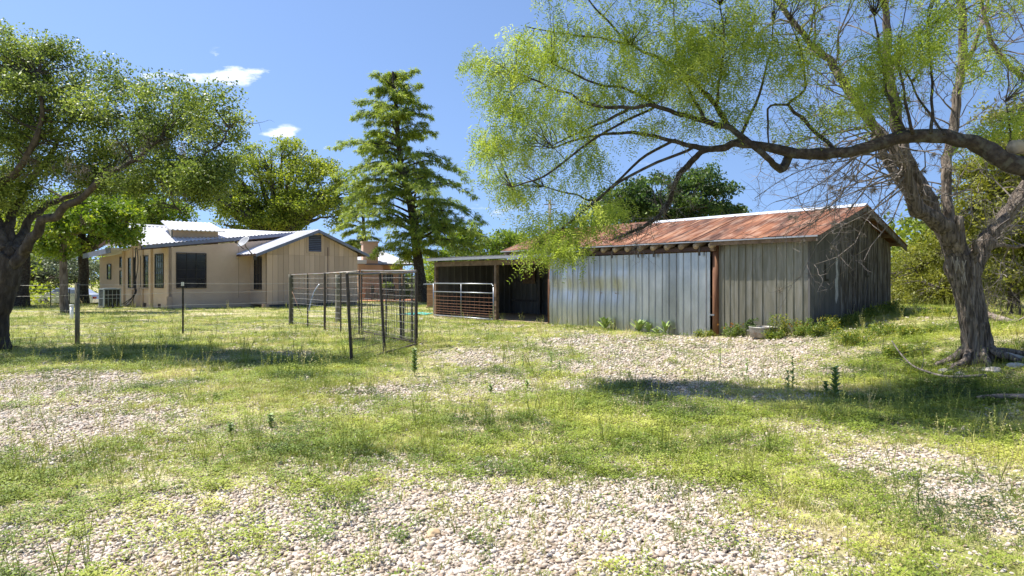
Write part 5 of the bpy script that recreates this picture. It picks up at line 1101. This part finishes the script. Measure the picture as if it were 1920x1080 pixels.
def elm():
    """grey trunked, mostly bare tree with ball moss"""
    Y = 9.9; rng = np.random.default_rng(44); g = gp(1833, Y); root = thing('bare_elm', 'thick grey fissured tree with bare moss hung limbs right of the barn', 'tree', tuple(g)); bm = M['bark_grey']; k = Y / F
    A = lambda x, y, dy=0: at(x, y, Y + dy)
    mb = MB(); prof = [(g - Vector((0, 0, .25)), 52), (g + Vector((0, 0, .06)), 37), (A(1832, 655), 32.5), (A(1828, 612), 31), (A(1819, 565), 31), (A(1810, 530), 33), (A(1803, 500), 36), (A(1800, 478), 34)]
    P, r = smooth_path([q for q, _ in prof], [w * k for _, w in prof], 9); N_ = 84; vs = []
    for i, (p, rr) in enumerate(zip(P, r)):
        rr *= .76
        for j in range(N_):
            a = 2 * PI * j / N_; tw = a + i * .012; rid = abs(mnoise.noise(Vector((cos(tw) * 9, sin(tw) * 9, i * .05)))) ; fine = mnoise.noise(Vector((cos(tw) * 24, sin(tw) * 24, i * .12)))
            lob = .1 * sin(3 * a + .6) * max(0, 1 - i / 14) + .06 * sin(2 * a)
            q = rr * (1 + lob + .3 * (rid - .2) + .07 * fine); vs.append(p + Vector((cos(a) * q, sin(a) * q, 0)))
    mb.add(vs, [(i * N_ + j, i * N_ + (j + 1) % N_, (i + 1) * N_ + (j + 1) % N_, (i + 1) * N_ + j) for i in range(len(P) - 1) for j in range(N_)]); mb.add([vs[-N_ + j] for j in range(N_)], [tuple(range(N_))])
    mb.obj('trunk', bm, root, True)
    defs = [([A(1803, 520), A(1796, 470, -.05), A(1775, 432, -.15), A(1745, 408, -.2), A(1718, 388, -.25), A(1704, 344, -.3), A(1688, 300, -.25), A(1655, 255, -.1), A(1620, 215, .05), A(1580, 150, .2), (A(1558, 118, .3)), A(1521, 81, .4), A(1487, 41, .4), A(1450, -10, .5)], [32, 27, 23, 20, 18, 15, 14.5, 13.5, 12.5, 11, 10, 8.5, 7, 6]),
            ([A(1800, 500), A(1780, 455, .25), A(1755, 405, .35), A(1725, 350, .4), A(1700, 300, .45), A(1684, 240, .5), A(1672, 170, .5), A(1664, 100, .5), A(1660, 20, .5), A(1655, -30, .5)], [28, 24, 21, 19, 18, 16, 13.5, 11, 9, 8]),
            ([A(1745, 408, 0), A(1715, 375, .1), A(1680, 330, .2), A(1655, 280, .3), A(1640, 235, .3)], [17, 15, 13, 11, 9]),
            ([A(1808, 500), A(1792, 440, .4), A(1778, 395, .5), A(1774, 340, .6), A(1778, 290, .7), A(1790, 222, .8), A(1800, 148, .8), A(1805, 74, .8), A(1800, -20, .8)], [24, 17, 14, 13, 12.5, 12, 11.5, 11, 10]),
            ([A(1812, 525), A(1832, 480, .1), A(1848, 455, .1), A(1868, 431, .1), A(1895, 395, .2), A(1925, 348, .3), A(1960, 290, .4)], [28, 25, 22, 20, 18, 17, 15]),
            ([A(1797, 480, -.1), A(1798, 440, -.2), A(1799, 405, -.22)], [17, 13, 10]),
            ([A(1822, 500, -.1), A(1828, 470, -.25), A(1826, 452, -.3)], [10, 7, 5]),
            ([A(1850, 455, .1), A(1875, 460, .3), A(1905, 462, .5), A(1950, 450, .6)], [8, 6, 4.5, 3]),
            ([A(1800, 148, .8), A(1825, 90, .9), A(1845, 30, 1), A(1860, -30, 1)], [7, 6, 5, 4]),
            ([A(1925, 150, .9), A(1880, 110, .8), A(1850, 50, .8), A(1840, -20, .8)], [6, 7, 6, 5])]
    paths = []
    for i, (pts, rad) in enumerate(defs):
        mb = MB(); pp, _ = limb(mb, pts, [q * k * .66 for q in rad], 18, 6, .3, .04, i * 7 + 2); paths.append(pp); mb.obj('limb', bm, root, True)
    mb = MB(); tips = []
    def tw(pi, lo, hi, n, d, L, r=.016, sp=.8):
        pa = paths[pi]
        for _ in range(n):
            q = pa[rng.integers(int(lo * len(pa)), int(hi * len(pa)))]; dd = Vector(d) + Vector(rng.normal(0, .45, 3)); twig(mb, q, dd, L * rng.uniform(.6, 1.2), r * rng.uniform(.6, 1.2), rng, 0, 3, 4, sp, sp, tips, .02)
    tw(0, .35, 1, 16, (-1, -.2, -.15), 1.5); tw(0, .45, 1, 14, (-.8, .1, .5), 1.3); tw(0, .3, .6, 8, (-1, 0, -.4), 1.3); tw(0, .5, 1, 8, (.4, 0, .8), .9); tw(2, .3, 1, 10, (-1, .1, -.2), 1.5); tw(1, .4, 1, 12, (-.5, 0, .6), 1.2); tw(1, .3, 1, 9, (.8, 0, .4), .9)
    tw(3, .3, 1, 14, (.8, 0, .4), 1.1); tw(3, .3, 1, 9, (-.7, 0, .5), .9); tw(4, .2, 1, 14, (.4, -.3, .6), .9); tw(8, .1, 1, 9, (.6, 0, .4), .9); tw(9, .0, 1, 12, (.4, 0, -.1), 1.0); tw(6, .5, 1, 4, (.5, -.2, .3), .4, .008); tw(7, .3, 1, 8, (.3, 0, .2), .7)
    mb.obj('twigs', M['twig'], root)
    # the long pale twigs over the barn gable
    mb = MB()
    for pts in ([(1660, 300), (1640, 330), (1600, 385), (1585, 410), (1572, 440), (1555, 460)], [(1640, 330), (1610, 372), (1585, 400)], [(1690, 320), (1668, 345), (1640, 350), (1600, 352), (1560, 348), (1490, 340)], [(1640, 280), (1590, 300), (1530, 310), (1470, 335), (1415, 372)], [(1600, 298), (1560, 330), (1500, 365), (1455, 378)]):
        P, r = smooth_path([A(x, y, -.6) for x, y in pts], [.01 - .0014 * i for i in range(len(pts))], 4); mb.tube(P, r, 5, cap=False); tips += [P[int(len(P) * .6)], P[-1], P[len(P) // 3]]
        for _ in range(7): twig(mb, P[rng.integers(2, len(P))], (rng.normal() * .7 - .3, rng.normal() * .3, rng.normal() * .6), .35, .004, rng, 1, 3, 3)
    mb.obj('twigs', M['twig'], root)
    # ball moss: bristly round tufts
    tp = np.array([tuple(q) for q in tips]); sel = tp[rng.choice(len(tp), 130, replace=False)]
    lim = np.array([tuple(paths[i][rng.integers(4, len(paths[i]))]) for i in (0, 0, 2, 1, 2, 0, 1, 3) * 12]) + rng.normal(0, .07, (96, 3)); C = np.concatenate([sel, lim]); idx = np.repeat(np.arange(len(C)), 60); n = len(idx)
    d = unit(n, rng); Ls = (.075 * rng.uniform(.5, 1.2, n) * np.repeat(rng.uniform(.6, 1.3, len(C)), 60))[:, None]; s = unit(n, rng); s = np.cross(d, s); s /= np.linalg.norm(s, axis=1, keepdims=True); V = np.empty((n, 4, 3)); P = C[idx]; V[:, 0] = P; V[:, 1] = P + d * Ls * .4 + s * .0035; V[:, 2] = P + d * Ls; V[:, 3] = P + d * Ls * .4 - s * .0035
    quads_obj('ball_moss', V.reshape(-1, 3), 4, M['moss_leaf'], root, np.clip(.7 + rng.normal(0, .2, n), 0, 1))
    for i, (a, L_, r_) in enumerate(((-2.7, .4, .09), (-1.9, .3, .08), (-1.1, .35, .09), (-.2, .5, .1), (2.9, .3, .08))):
        d = Vector((cos(a), sin(a), 0)); mb = MB(); q = [g + d * .11 + Vector((0, 0, .26))]
        for f, zz in ((.3, .13), (.45 + L_ * .3, .04), (.3 + L_ * .55, -.04)):
            x, y = (g + d * f).xy; q.append(Vector((x, y, gz(x, y) + zz)) + Vector((0.03 * sin(i * 5 + f * 9), 0.03 * cos(i * 3 + f * 9), 0)))
        limb(mb, q, [r_ * .75, r_ * .6, r_ * .38, r_ * .15], 10, 5, .3, .02, i); mb.obj('root', bm, root, True)
    # loose bark strips by the fork
    mb = MB()
    for _ in range(16):
        q = A(rng.uniform(1775, 1812), rng.uniform(470, 520), -.28 + rng.uniform(-.03, .03)); mb.tube([q, q + Vector((rng.normal() * .03, -.02, -rng.uniform(.05, .2)))], [.008, .003], 4)
    mb.obj('bark_strips', M['cut'], root)
elm()

# ------------------------------------------------------------------ CONIFER
def cypress(name, label, base, Y, line, prof, lm, seed, nb, spray=.34, dens=1.0, trunk=.36):
    rng = np.random.default_rng(seed); g = gp(base, Y); root = thing(name, label, 'tree', tuple(g)); k = Y / F
    P = [g - Vector((0, 0, .2))] + [at(x, y, Y) for x, y in line]; n = len(P); mb = MB(); pp, rr = limb(mb, P, [trunk * 1.25] + [trunk * (1 - i / (n - 1)) ** 1.1 + .02 for i in range(n - 1)], 12, 8, .15, .05, seed); mb.obj('trunk', M['bark_dark'], root, True)
    ys = [a[0] for a in prof]; lx = [a[1] for a in prof]; rx = [a[2] for a in prof]
    mb = MB(); C, D, Rr = [], [], []
    for b in range(nb):
        f = (b + rng.uniform(0, 1)) / nb; py = ys[0] + (ys[-1] - ys[0]) * f ** .9; l = np.interp(py, ys, lx); r = np.interp(py, ys, rx)
        i = int(np.argmin([abs((EYE - (q.z - EYE) * F / Y * 0) * 0 + (HY - (q.z - EYE) * F / Y) - py) for q in pp])); o = pp[i]; cx = 960 + o.x * F / Y
        az = rng.uniform(0, 2 * PI); side = cos(az); ext = (r - cx) if side > 0 else (cx - l); L_ = max(.5, ext * k) * rng.choice([rng.uniform(.45, .75), rng.uniform(.8, 1.08)])
        d = Vector((cos(az), sin(az), 0)); tipz = .22 * L_ * rng.uniform(-.3, 1.8) if py < 300 else -.14 * L_ * rng.uniform(-.6, 1.6)
        m1 = o + d * L_ * .35 + Vector((0, 0, .14 * L_)); m2 = o + d * L_ * .7 + Vector((0, 0, .13 * L_ + tipz * .4)); t = o + d * L_ + Vector((0, 0, tipz)); 
        Q, R_ = smooth_path([o, m1, m2, t], [.03 + .012 * L_, .02 + .008 * L_, .02, .008], 6); mb.tube(Q, R_, 5, cap=False)
        sd = Vector((-d.y, d.x, 0))
        for j in range(5, len(Q)):
            ff = j / len(Q); wd = L_ * .24 * (1.15 - ff) + .1; m = max(1, int((.8 + wd * 2.7 + 2.0 * ff) * dens))
            for _ in range(m):
                q = Q[j] + sd * rng.uniform(-1, 1) * wd + d * rng.uniform(-.2, .25) + Vector((0, 0, rng.normal() * .07 + .03)); C.append(q); s_ = 1 if (q - Q[j]).dot(sd) > 0 else -1; D.append(d * .7 + sd * s_ * .6 + Vector((0, 0, -.5))); Rr.append(py)
                if rng.random() < .25: mb.tube([Q[j], Q[j].lerp(q, .5) + Vector((0, 0, .04)), q], [.012, .009, .004], 3, cap=False)
    mb.obj('branches', M['bark_dark'], root)
    C = np.array([tuple(c) for c in C]); D = np.array([tuple(c) for c in D]); ns = len(C); per = 15; idx = np.repeat(np.arange(ns), per); n = len(idx)
    P0 = C[idx] + unit(n, rng) * rng.random((n, 1)) * .2 * np.array([1, 1, .5]); d = D[idx] + rng.normal(0, .45, (n, 3)); d[:, 2] -= .12; d /= np.linalg.norm(d, axis=1, keepdims=True); nr = unit(n, rng) * .6; nr[:, 2] += 1; s = np.cross(d, nr); s /= np.linalg.norm(s, axis=1, keepdims=True)
    L_ = spray * rng.uniform(.5, 1.2, (n, 1)); V = np.empty((n, 4, 3)); V[:, 0] = P0; V[:, 1] = P0 + d * L_ * .45 + s * .024; V[:, 2] = P0 + d * L_; V[:, 3] = P0 + d * L_ * .45 - s * .024
    quads_obj('crown', V.reshape(-1, 3), 4, lm, root, np.clip(.56 + (rng.random(ns) - .5)[idx] * .45 + rng.normal(0, .15, n), 0, 1))
    return root
cypress('bald_cypress', 'tall open layered conifer between the house and the shed', 797, 44, [(795, 560), (786, 505), (774, 401), (762, 350), (751, 303), (744, 225), (738, 150), (736, 134)],
        [(134, 715, 772), (165, 690, 790), (200, 645, 795), (245, 622, 825), (285, 625, 805), (300, 635, 850), (330, 610, 900), (360, 620, 925), (390, 630, 905), (420, 625, 890), (450, 660, 945), (472, 690, 925), (490, 740, 860)], M['leaf_cypress'], 51, 132)
cypress('young_cypress', 'smaller bright green conifer just left of the tall open one', 684, 60, [(684, 500), (682, 430), (680, 350)], [(338, 668, 700), (380, 640, 715), (420, 628, 722), (450, 632, 718), (470, 636, 712), (488, 645, 700)], M['leaf_mid2'] if 'leaf_mid2' in M else M['leaf_mid'], 52, 40, .3, 1, .2)

# ------------------------------------------------------------------ BROADLEAF TREES BEHIND
G1 = 'background trees'
tree('round_oak', 'wide round oak with visible forked limbs rising behind the house', 520, 54, (520, 470), 22, [E(520, 322, 54, 105, 60, 2.8), E(450, 350, 53, 62, 60, 2), E(590, 350, 53, 70, 62, 2), E(490, 395, 53, 90, 50, 2.4), E(410, 375, 52, 34, 40, 2), E(640, 370, 54, 30, 40, 2), E(570, 400, 53, 80, 40, 3)], 380, 105, .78, .2, .12, M['leaf_mid'], M['bark_far'], 61, multi=16, br=.09, shell=.62)
tree('pecan_tree', 'yellow green tree shading the left end of the house with a dark trunk', 155, 43, (158, 470), 10, [E(200, 385, 42, 95, 50, 3.5), E(270, 395, 42, 70, 42, 3), E(140, 420, 42, 70, 50, 3), E(310, 400, 43, 45, 30, 2), E(90, 430, 42, 40, 50, 2)], 240, 110, .7, .2, .125, M['leaf_yellow'], M['bark_dark'], 62, multi=6)
tree('slim_tree', 'slim grey trunked tree with low leaves in front of the parked car', 122, 30, (117, 440), 6.5, [E(160, 400, 30, 80, 36, 2), E(215, 415, 30, 44, 36, 1.6), E(120, 440, 30, 40, 44, 1.5), E(235, 440, 30, 24, 20, 1.0, .4), E(95, 455, 30, 30, 34, 1.2)], 170, 60, .45, .17, .11, M['leaf_yellow'], M['bark_grey'], 63, multi=3, br=.05)
tree('stout_oak', 'stout dark trunked oak standing at far left behind the live oak', 32, 36, (40, 470), 16, [E(20, 420, 36, 90, 46, 3), E(-60, 400, 36, 90, 60, 3), E(70, 450, 37, 40, 36, 2)], 220, 55, .6, .2, .12, M['leaf_mid'], M['bark_dark'], 64, multi=5)
tree('grey_oak', 'low sprawling grey green oak beyond the far fence', 75, 56, (70, 530), 7, [E(80, 500, 56, 60, 30, 4), E(20, 500, 56, 60, 36, 4), E(125, 505, 58, 40, 30, 3), E(170, 510, 58, 30, 26, 3)], 240, 50, .7, .22, .14, M['leaf_grey'], M['bark_far'], 65, multi=8)
tree('light_tree', 'pale green loose tree rising behind the left end of the open shed', 900, 52, (900, 500), 5, [E(860, 455, 52, 34, 26, 2), E(900, 470, 52, 50, 30, 3), E(950, 460, 54, 40, 26, 2.5), E(980, 455, 54, 40, 24, 2), E(880, 430, 52, 22, 16, 1, .3)], 200, 55, .55, .22, .13, M['leaf_yellow'], M['bark_far'], 66, multi=7)
tree('bushy_hackberry', 'bushy green tree seen low between the conifer trunk and the shed', 822, 50, (825, 540), 5, [E(828, 515, 50, 34, 44, 2.5), E(850, 495, 50, 26, 30, 2), E(760, 540, 53, 24, 26, 2)], 150, 60, .5, .2, .12, M['leaf_yellow'], M['bark_far'], 67, multi=5)
tree('dark_oak', 'dense dark green rounded tree right behind the rusty barn roof', 1290, 31, (1290, 450), 8, [E(1230, 370, 31, 90, 46, 2.5), E(1310, 362, 31, 60, 52, 2.2), E(1170, 385, 31, 50, 36, 2), E(1345, 385, 31, 34, 32, 1.6), E(1250, 400, 31, 120, 34, 2.5), E(1385, 398, 31, 16, 10, .8, .3), E(1120, 400, 31, 40, 30, 2)], 420, 60, .42, .16, .095, M['leaf_dark'], M['bark_far'], 68, multi=9, br=.05)
for i, (nm_, lb, base, Y, fork, r, el, n, sd) in enumerate([
    ('juniper', 'tall yellow green juniper filling the right edge behind the bare elm', 1900, 15, (1905, 380), 9, [E(1890, 300, 15, 70, 60, 1.3), E(1860, 400, 15, 70, 80, 1.4), E(1930, 420, 15, 70, 100, 1.4), E(1920, 230, 15, 60, 60, 1.1), E(1900, 510, 15, 60, 50, 1.2)], 420, 71),
    ('juniper', 'juniper standing directly behind the grey elm trunk', 1780, 21, (1785, 470), 8, [E(1730, 545, 21, 60, 34, 1.4), E(1780, 500, 21, 75, 50, 1.6), E(1830, 440, 21, 50, 70, 1.6), E(1790, 550, 21, 80, 34, 1.6), E(1740, 470, 21, 36, 34, 1.2)], 360, 72),
    ('juniper', 'low juniper closest to the right back corner of the barn', 1700, 26, (1705, 510), 8, [E(1715, 500, 26, 44, 46, 1.8), E(1690, 540, 26, 44, 42, 1.8), E(1755, 520, 25, 40, 50, 1.6)], 280, 73),
    ('juniper', 'broad juniper cut by the right edge above the fallen log', 1960, 19, (1960, 400), 9, [E(1950, 380, 19, 80, 110, 1.8), E(1930, 500, 18, 80, 60, 1.6), E(1900, 330, 19, 60, 90, 1.6)], 300, 74)]):
    tree(nm_, lb, base, Y, fork, r, el, n, 62, .3 if Y < 20 else .36, .1, .045, M['leaf_cedar'], M['bark_far'], sd, 'junipers on the right', 'tree', multi=5, br=.03, droop=.15)

def far_wood():
    rng = np.random.default_rng(90); el = []
    for i in range(120):
        an = rng.uniform(-1.15, 1.15); d = rng.uniform(66, 100); h = rng.uniform(2.2, 4.2); el.append((sin(an) * d, cos(an) * d, h * .8 - .6, rng.uniform(3, 6), 3, h))
    for i in range(40):   # wooded edge to the right of the barn
        an = rng.uniform(.52, 1.2); d = rng.uniform(30, 46); h = rng.uniform(1.8, 2.8); el.append((sin(an) * d, cos(an) * d, h * .8 + .4, rng.uniform(2, 3.4), 2.5, h, 9))
    for i in range(34):   # far left edge
        an = rng.uniform(-1.2, -.62); d = rng.uniform(52, 64); h = rng.uniform(2, 3.0); el.append((sin(an) * d, cos(an) * d, h * .7 - .6, rng.uniform(2.5, 4), 2.5, h))
    cl = clump_centres(el, 5200, rng, .6)
    o = bpy.data.objects.new('x', None); root = None
    k = len(cl); idx = np.repeat(np.arange(k), 46); n = len(idx); C = cl[idx] + unit(n, rng) * rng.random((n, 1)) * .95; C[:, 2] = np.maximum(C[:, 2], -.8)
    quads_obj('distant_wood', leaf_quads(C, .3, .19, rng), 4, M['leaf_mid'], None, np.clip(.4 + (rng.random(k) - .5)[idx] * .5 + rng.normal(0, .12, n), 0, 1), label='far off mixed wood closing the horizon all round the yard', category='wood', kind='stuff')
far_wood()

# ------------------------------------------------------------------ SMALL PLANTS, ROCKS, LOGS
def plants():
    rng = np.random.default_rng(77)
    def leaf_strip(mb, o, d, L, W, lift, fold=.25):
        d = Vector(d).normalized(); s = d.cross(Vector((0, 0, 1))).normalized(); pts = []
        for i in range(5):
            t = i / 4; w_ = W * sin(PI * min(.98, t * .86 + .12)); c = o + d * L * t + Vector((0, 0, lift * L * (t - .75 * t * t))); pts += [c - s * w_ + Vector((0, 0, w_ * fold)), c, c + s * w_ + Vector((0, 0, w_ * fold))]
        mb.add(pts, [(i * 3 + j, i * 3 + j + 1, i * 3 + j + 4, i * 3 + j + 3) for i in range(4) for j in (0, 1)])
    def rosette(px, Y, n, L, h, label, off=None):
        g = gp(px, Y); t = thing('mullein', label, 'weed', tuple(g), 'broad leaved weeds along the barn door')
        for i in range(n):
            a = i * 2.4 + rng.normal() * .2; f = i / n; mb = MB(); leaf_strip(mb, g + Vector((0, 0, .03 + h * .5 * f)), (cos(a), sin(a), .4 + 1.2 * f), L * (1.1 - .45 * f), L * .17, .5); o = mb.obj('leaf', M['mullein2'], t, True)
        mb = MB(); mb.tube([g, g + Vector((0, 0, h * .6))], [.014, .008], 6); mb.obj('stem', M['mullein2'], t)
    bdy = lambda px, o=.35: None
    def on_front(px, off):   # depth on a line parallel to the barn front
        O = BC - v_ * off; s = ray_s(O, u, px); return O.y + u.y * s
    rosette(1134, on_front(1134, .35), 16, .34, .3, 'leafy pale green weed rosette at the left part of the sliding door'); rosette(1198, on_front(1198, .3), 15, .36, .25, 'spreading broad leaved weed at the middle of the sliding door')
    rosette(1216, on_front(1216, .25), 8, .26, .3, 'narrow upright broad leaved weed beside the spreading one'); rosette(1247, on_front(1247, .28), 10, .3, .38, 'upright grey green broad leaved weed nearest the right end of the door'); rosette(1232, on_front(1232, .45), 9, .2, .08, 'flat low yellowish weed between two taller ones at the door')
    def stalk(px, Y, top, label, nl=16, L=.075, m='weedplant', grp='lone leafy weed stalks in the yard', wd=.35, lean=0):
        g = gp(px, Y); h = max(.12, EYE - (top - HY) / F * Y - g.z); t = thing('weed_stalk', label, 'weed', tuple(g), grp); mb = MB(); tp = g + Vector((lean, 0, h)); mb.tube([g, g.lerp(tp, .5) + Vector((.01, 0, 0)), tp], [.006, .005, .003], 5); mb.obj('stem', M['weedstem'], t)
        mb = MB()
        for i in range(nl):
            f = .12 + .88 * i / nl; a = i * 2.4; leaf_strip(mb, g.lerp(tp, f), (cos(a), sin(a), .5), L * (1.25 - .6 * f), L * wd, .4)
        mb.obj('leaves', M['mullein2'] if m == 'mul' else M['weed2d'], t, True)
    stalk(777, 10.4, 655, 'tall dark leafy weed stalk standing before the pen corner', 34, .085)
    stalk(1566, 8.6, 690, 'tall leafy weed on the shaded gravel edge right of centre', 30, .1, wd=.28); stalk(1548, 8.9, 716, 'shorter weed just left of the tall one on the shaded edge', 16, .07)
    stalk(1486, 9.3, 668, 'thin tall weed in front of the zinc tub gravel', 16, .06); stalk(1477, 8.9, 695, 'thin weed right beside the taller thin one', 12, .06); stalk(432, 6.5, 795, 'small upright dark weed in the left foreground grass', 14, .055); stalk(507, 6.9, 786, 'small grey green weed right of the dark foreground one', 12, .06, 'mul')
    stalk(1033, 11.8, 660, 'slender weed in mid yard gravel, middle of three', 12, .05); stalk(980, 11.2, 662, 'slender weed in mid yard gravel, left of three', 14, .05); stalk(1049, 10.6, 676, 'slender weed in mid yard gravel, nearest of three', 14, .05); stalk(988, 9.3, 712, 'pale weed low in the central gravel', 10, .06, 'mul'); stalk(920, 8.9, 735, 'small weed alone at the grass edge in the centre', 10, .06); stalk(1350, 11.6, 640, 'thin weed in the bright gravel before the door post', 12, .05); stalk(1400, 10.6, 672, 'thin weed in the bright gravel left of the tub', 12, .05)
    # taller wild weeds along the gable and tub
    def clump(px, Y, top, wpx, label, tintb=0, flowers=False, dn=1.0, cat='weeds'):
        g = gp(px, Y); h = max(.15, EYE - (top - HY) / F * Y - g.z); w_ = wpx / F * Y; t = thing('weed_clump', label, cat, tuple(g), 'tall weeds along the barn foot'); mb = MB(); C = []
        for i in range(int(9 * dn) + 3):
            a = rng.uniform(0, 6.28); b = g + Vector((rng.normal() * w_ * .3, rng.normal() * w_ * .2, 0)); hh = h * rng.uniform(.5, 1.05); tp = b + Vector((rng.normal() * .1, rng.normal() * .1, hh)); mid = b.lerp(tp, .5) + Vector((rng.normal() * .03, 0, 0)); mb.tube([b, mid, tp], [.005, .004, .002], 4, cap=False)
            for f in np.linspace(.1, 1, 9): C.append(tuple(b.lerp(tp, f)))
        mb.obj('stems', M['weedstem'], t); crown('leaves', t, np.array(C), 11, .075, .055, .02, M['weed2'], rng, .8, tb=tintb)
        if flowers:
            mb = MB()
            for i in range(12):
                q = g + Vector((rng.normal() * w_ * .45, -.05 + rng.normal() * .12, rng.uniform(.15, h)))
                for k in range(5): a = k * 1.257; mb.add([q, q + Vector((cos(a) * .02, -.004, sin(a) * .02)), q + Vector((cos(a + .5) * .026, -.006, sin(a + .5) * .026)), q + Vector((cos(a + 1) * .02, -.004, sin(a + 1) * .02))], [(0, 1, 2, 3)])
            mb.obj('flowers', M['petal'], t)
    of = lambda px, o: on_front(px, o)
    for px, o, top, w_, lb, tb, fl in [(1376, .3, 606, 26, 'reddish flowering weeds left of the zinc tub', -.1, True), (1470, .35, 590, 30, 'yellow green weeds right of the zinc tub', .15, False), (1500, .3, 604, 30, 'small flowering weeds before the last metal sheets', 0, True), (1452, .7, 622, 26, 'low weeds in front of the tub', 0, False), (1320, .3, 622, 22, 'low weeds at the right end of the sliding door', .1, False)]:
        clump(px, of(px, o), top, w_, lb, tb, fl)
    for px, top, w_, lb, tb in [(1530, 600, 34, 'weeds hugging the near barn corner', 0), (1556, 592, 36, 'pale yellow bushy weeds just round the barn corner', .3), (1585, 592, 34, 'weeds under the chalky streak on the gable', 0), (1615, 586, 34, 'tall thin weeds at the gable middle', -.05), (1645, 572, 38, 'lush weeds on the far half of the gable', .05), (1672, 566, 36, 'weeds at the far gable corner', 0)]:
        O = BC + u * .35; s = ray_s(O, v_, px); clump(px, O.y + v_.y * s, top, w_, lb, tb, False, 1.4)
    for px, Y, top, w_, lb, tb in [(1600, 13.0, 618, 60, 'loose wild weeds in front of the gable', .1), (1660, 13.6, 606, 60, 'loose wild weeds between the gable and the elm', .05), (1720, 13.0, 612, 70, 'wild weeds left of the elm trunk', .1), (1760, 15.5, 590, 70, 'taller wild weeds behind the elm trunk', .1), (1700, 11.2, 650, 70, 'low weeds before the elm roots', .1)]:
        clump(px, Y, top, w_, lb, tb, False, 2.2)
    # rocks
    def rock(px, Y, wpx, label, mm='rock', flat=.5, seed=0, group=None):
        g = gp(px, Y); r = wpx / 2 / F * Y; import bmesh
        me = stone_mesh(seed + 20, flat, 3); me.transform(Matrix.Scale(r, 4)); me.materials.append(M[mm]); o = bpy.data.objects.new('rock', me); COL.objects.link(o); o.location = g + Vector((0, 0, r * flat * .45)); o.rotation_euler.z = seed * 1.3; tag(o, label, 'rock', group)
    rock(813, 4.3 * .92, 26, 'smooth ochre stone alone in the foreground gravel', 'rock_o', .6, 1); rock(708, 5.0, 24, 'long tan stone at the left foreground gravel', 'rock_o', .45, 2)
    rock(1235, 4.6, 14, 'small orange stone in the right foreground gravel', 'rock_o', .6, 3)
    for i, (px, Y, w_, lb) in enumerate([(1775, 9.6, 34, 'pale rock left of the elm roots'), (1800, 9.3, 30, 'flat rock in front of the elm trunk'), (1862, 9.2, 40, 'grey rock at the right foot of the elm'), (1893, 9.8, 46, 'broad flat rock right of the elm trunk'), (1790, 9.9, 24, 'small rock against the elm bark'), (1905, 9.3, 30, 'rock by the right edge under the log')]): rock(px, Y, w_, lb, 'rock', .4, 10 + i, 'rocks round the elm foot')
    for i, (px, Y, w_, lb) in enumerate([(994, 24, 10, 'tiny rock on the lawn before the shed'), (790, 25.5, 9, 'tiny pale rock on the lawn by the pen corner')]): rock(px, Y, w_, lb, 'rock', .6, 30 + i)
    # fallen log at right
    Y = 13.0; A = lambda x, y, dy=0: at(x, y, Y + dy); root = thing('fallen_log', 'dead grey log lying behind the elm at the right edge', 'log', tuple(gp(1890, Y))); mb = MB(); P, r = smooth_path([A(1850, 588, .3), A(1868, 597, .2), A(1890, 606, .1), A(1920, 614), A(1965, 622, -.1)], [.04, .075, .1, .11, .12], 5); mb.tube(P, r, 12, rough=.3, seed=5); mb.obj('log', M['log'], root, True)
    mb = MB()
    for (a, b, r_) in (((1880, 604), (1888, 624), .022), ((1905, 610), (1880, 628), .018), ((1895, 605), (1925, 592), .018)): mb.tube([A(*a), A((a[0] + b[0]) / 2, (a[1] + b[1]) / 2 + 2, -.05), A(*b, -.1)], [r_, r_ * .8, r_ * .5], 6)
    mb.obj('branch_stub', M['log'], root, True)
    # dead brush behind the log
    g = gp(1895, 14.2); t = thing('dead_brush', 'tangle of dead grey twigs behind the fallen log', 'brush', tuple(g)); mb = MB()
    for _ in range(26): twig(mb, g + Vector((rng.normal() * .7, rng.normal() * .3, 0)), (rng.normal() * .5, 0, 1), rng.uniform(.5, 1.1), .009, rng, 0, 3, 3)
    mb.obj('twigs', M['twig'], t)
    # fallen branch
    g = gp(1715, 9.6); t = thing('fallen_branch', 'long thin dead branch lying in the grass left of the elm', 'branch', tuple(g)); mb = MB(); B = lambda x, Y, z=.06: gp(x, Y) + Vector((0, 0, z))
    P, r = smooth_path([B(1672, 10.6, .4), B(1690, 10.3, .22), B(1712, 9.9, .12), B(1740, 9.5, .08), B(1780, 9.1, .06), B(1850, 8.9, .05)], [.008, .012, .014, .016, .018, .02], 5); mb.tube(P, r, 6); mb.obj('stem', M['twig'], t, True); mb = MB()
    for q in (P[5], P[9], P[13], P[18]): twig(mb, q, (rng.normal(), rng.normal() * .4, .4), .4, .006, rng, 1, 3, 3)
    mb.obj('twigs', M['twig'], t)
    g = gp(1880, 7.9); mb = MB(); P, r = smooth_path([gp(1830, 7.9) + Vector((0, 0, .04)), gp(1870, 7.8) + Vector((0, 0, .06)), gp(1940, 7.6) + Vector((0, 0, .05))], [.02, .03, .035], 5); mb.tube(P, r, 8, rough=.2); tag(mb.obj('dead_stick', M['log'], None, True), 'dark dead stick lying in shaded grass at the right edge', 'stick')
M['mullein2'] = mat('broad_weed_leaf', [(.16, .24, .06), (.26, .36, .1), (.36, .45, .16)], 6, .6)
M['weed2d'] = mat('weed_stalk_leaf', [(.12, .19, .05), (.19, .28, .07), (.28, .38, .1)], 9, .6)
M['weedstem'] = mat('weed_stem', [(.14, .18, .06), (.22, .24, .1)], 6, .8)
plants()
for o in bpy.data.objects:
    if '_loc' in o: del o['_loc']
    if o.parent and o.name.split('.')[0] in ('twigs', 'dead_twigs', 'branches', 'crown', 'moss', 'ball_moss', 'stay_wires', 'stay_wire', 'stems', 'leaves', 'flowers', 'bark_strips', 'foliage'): o['kind'] = 'stuff'
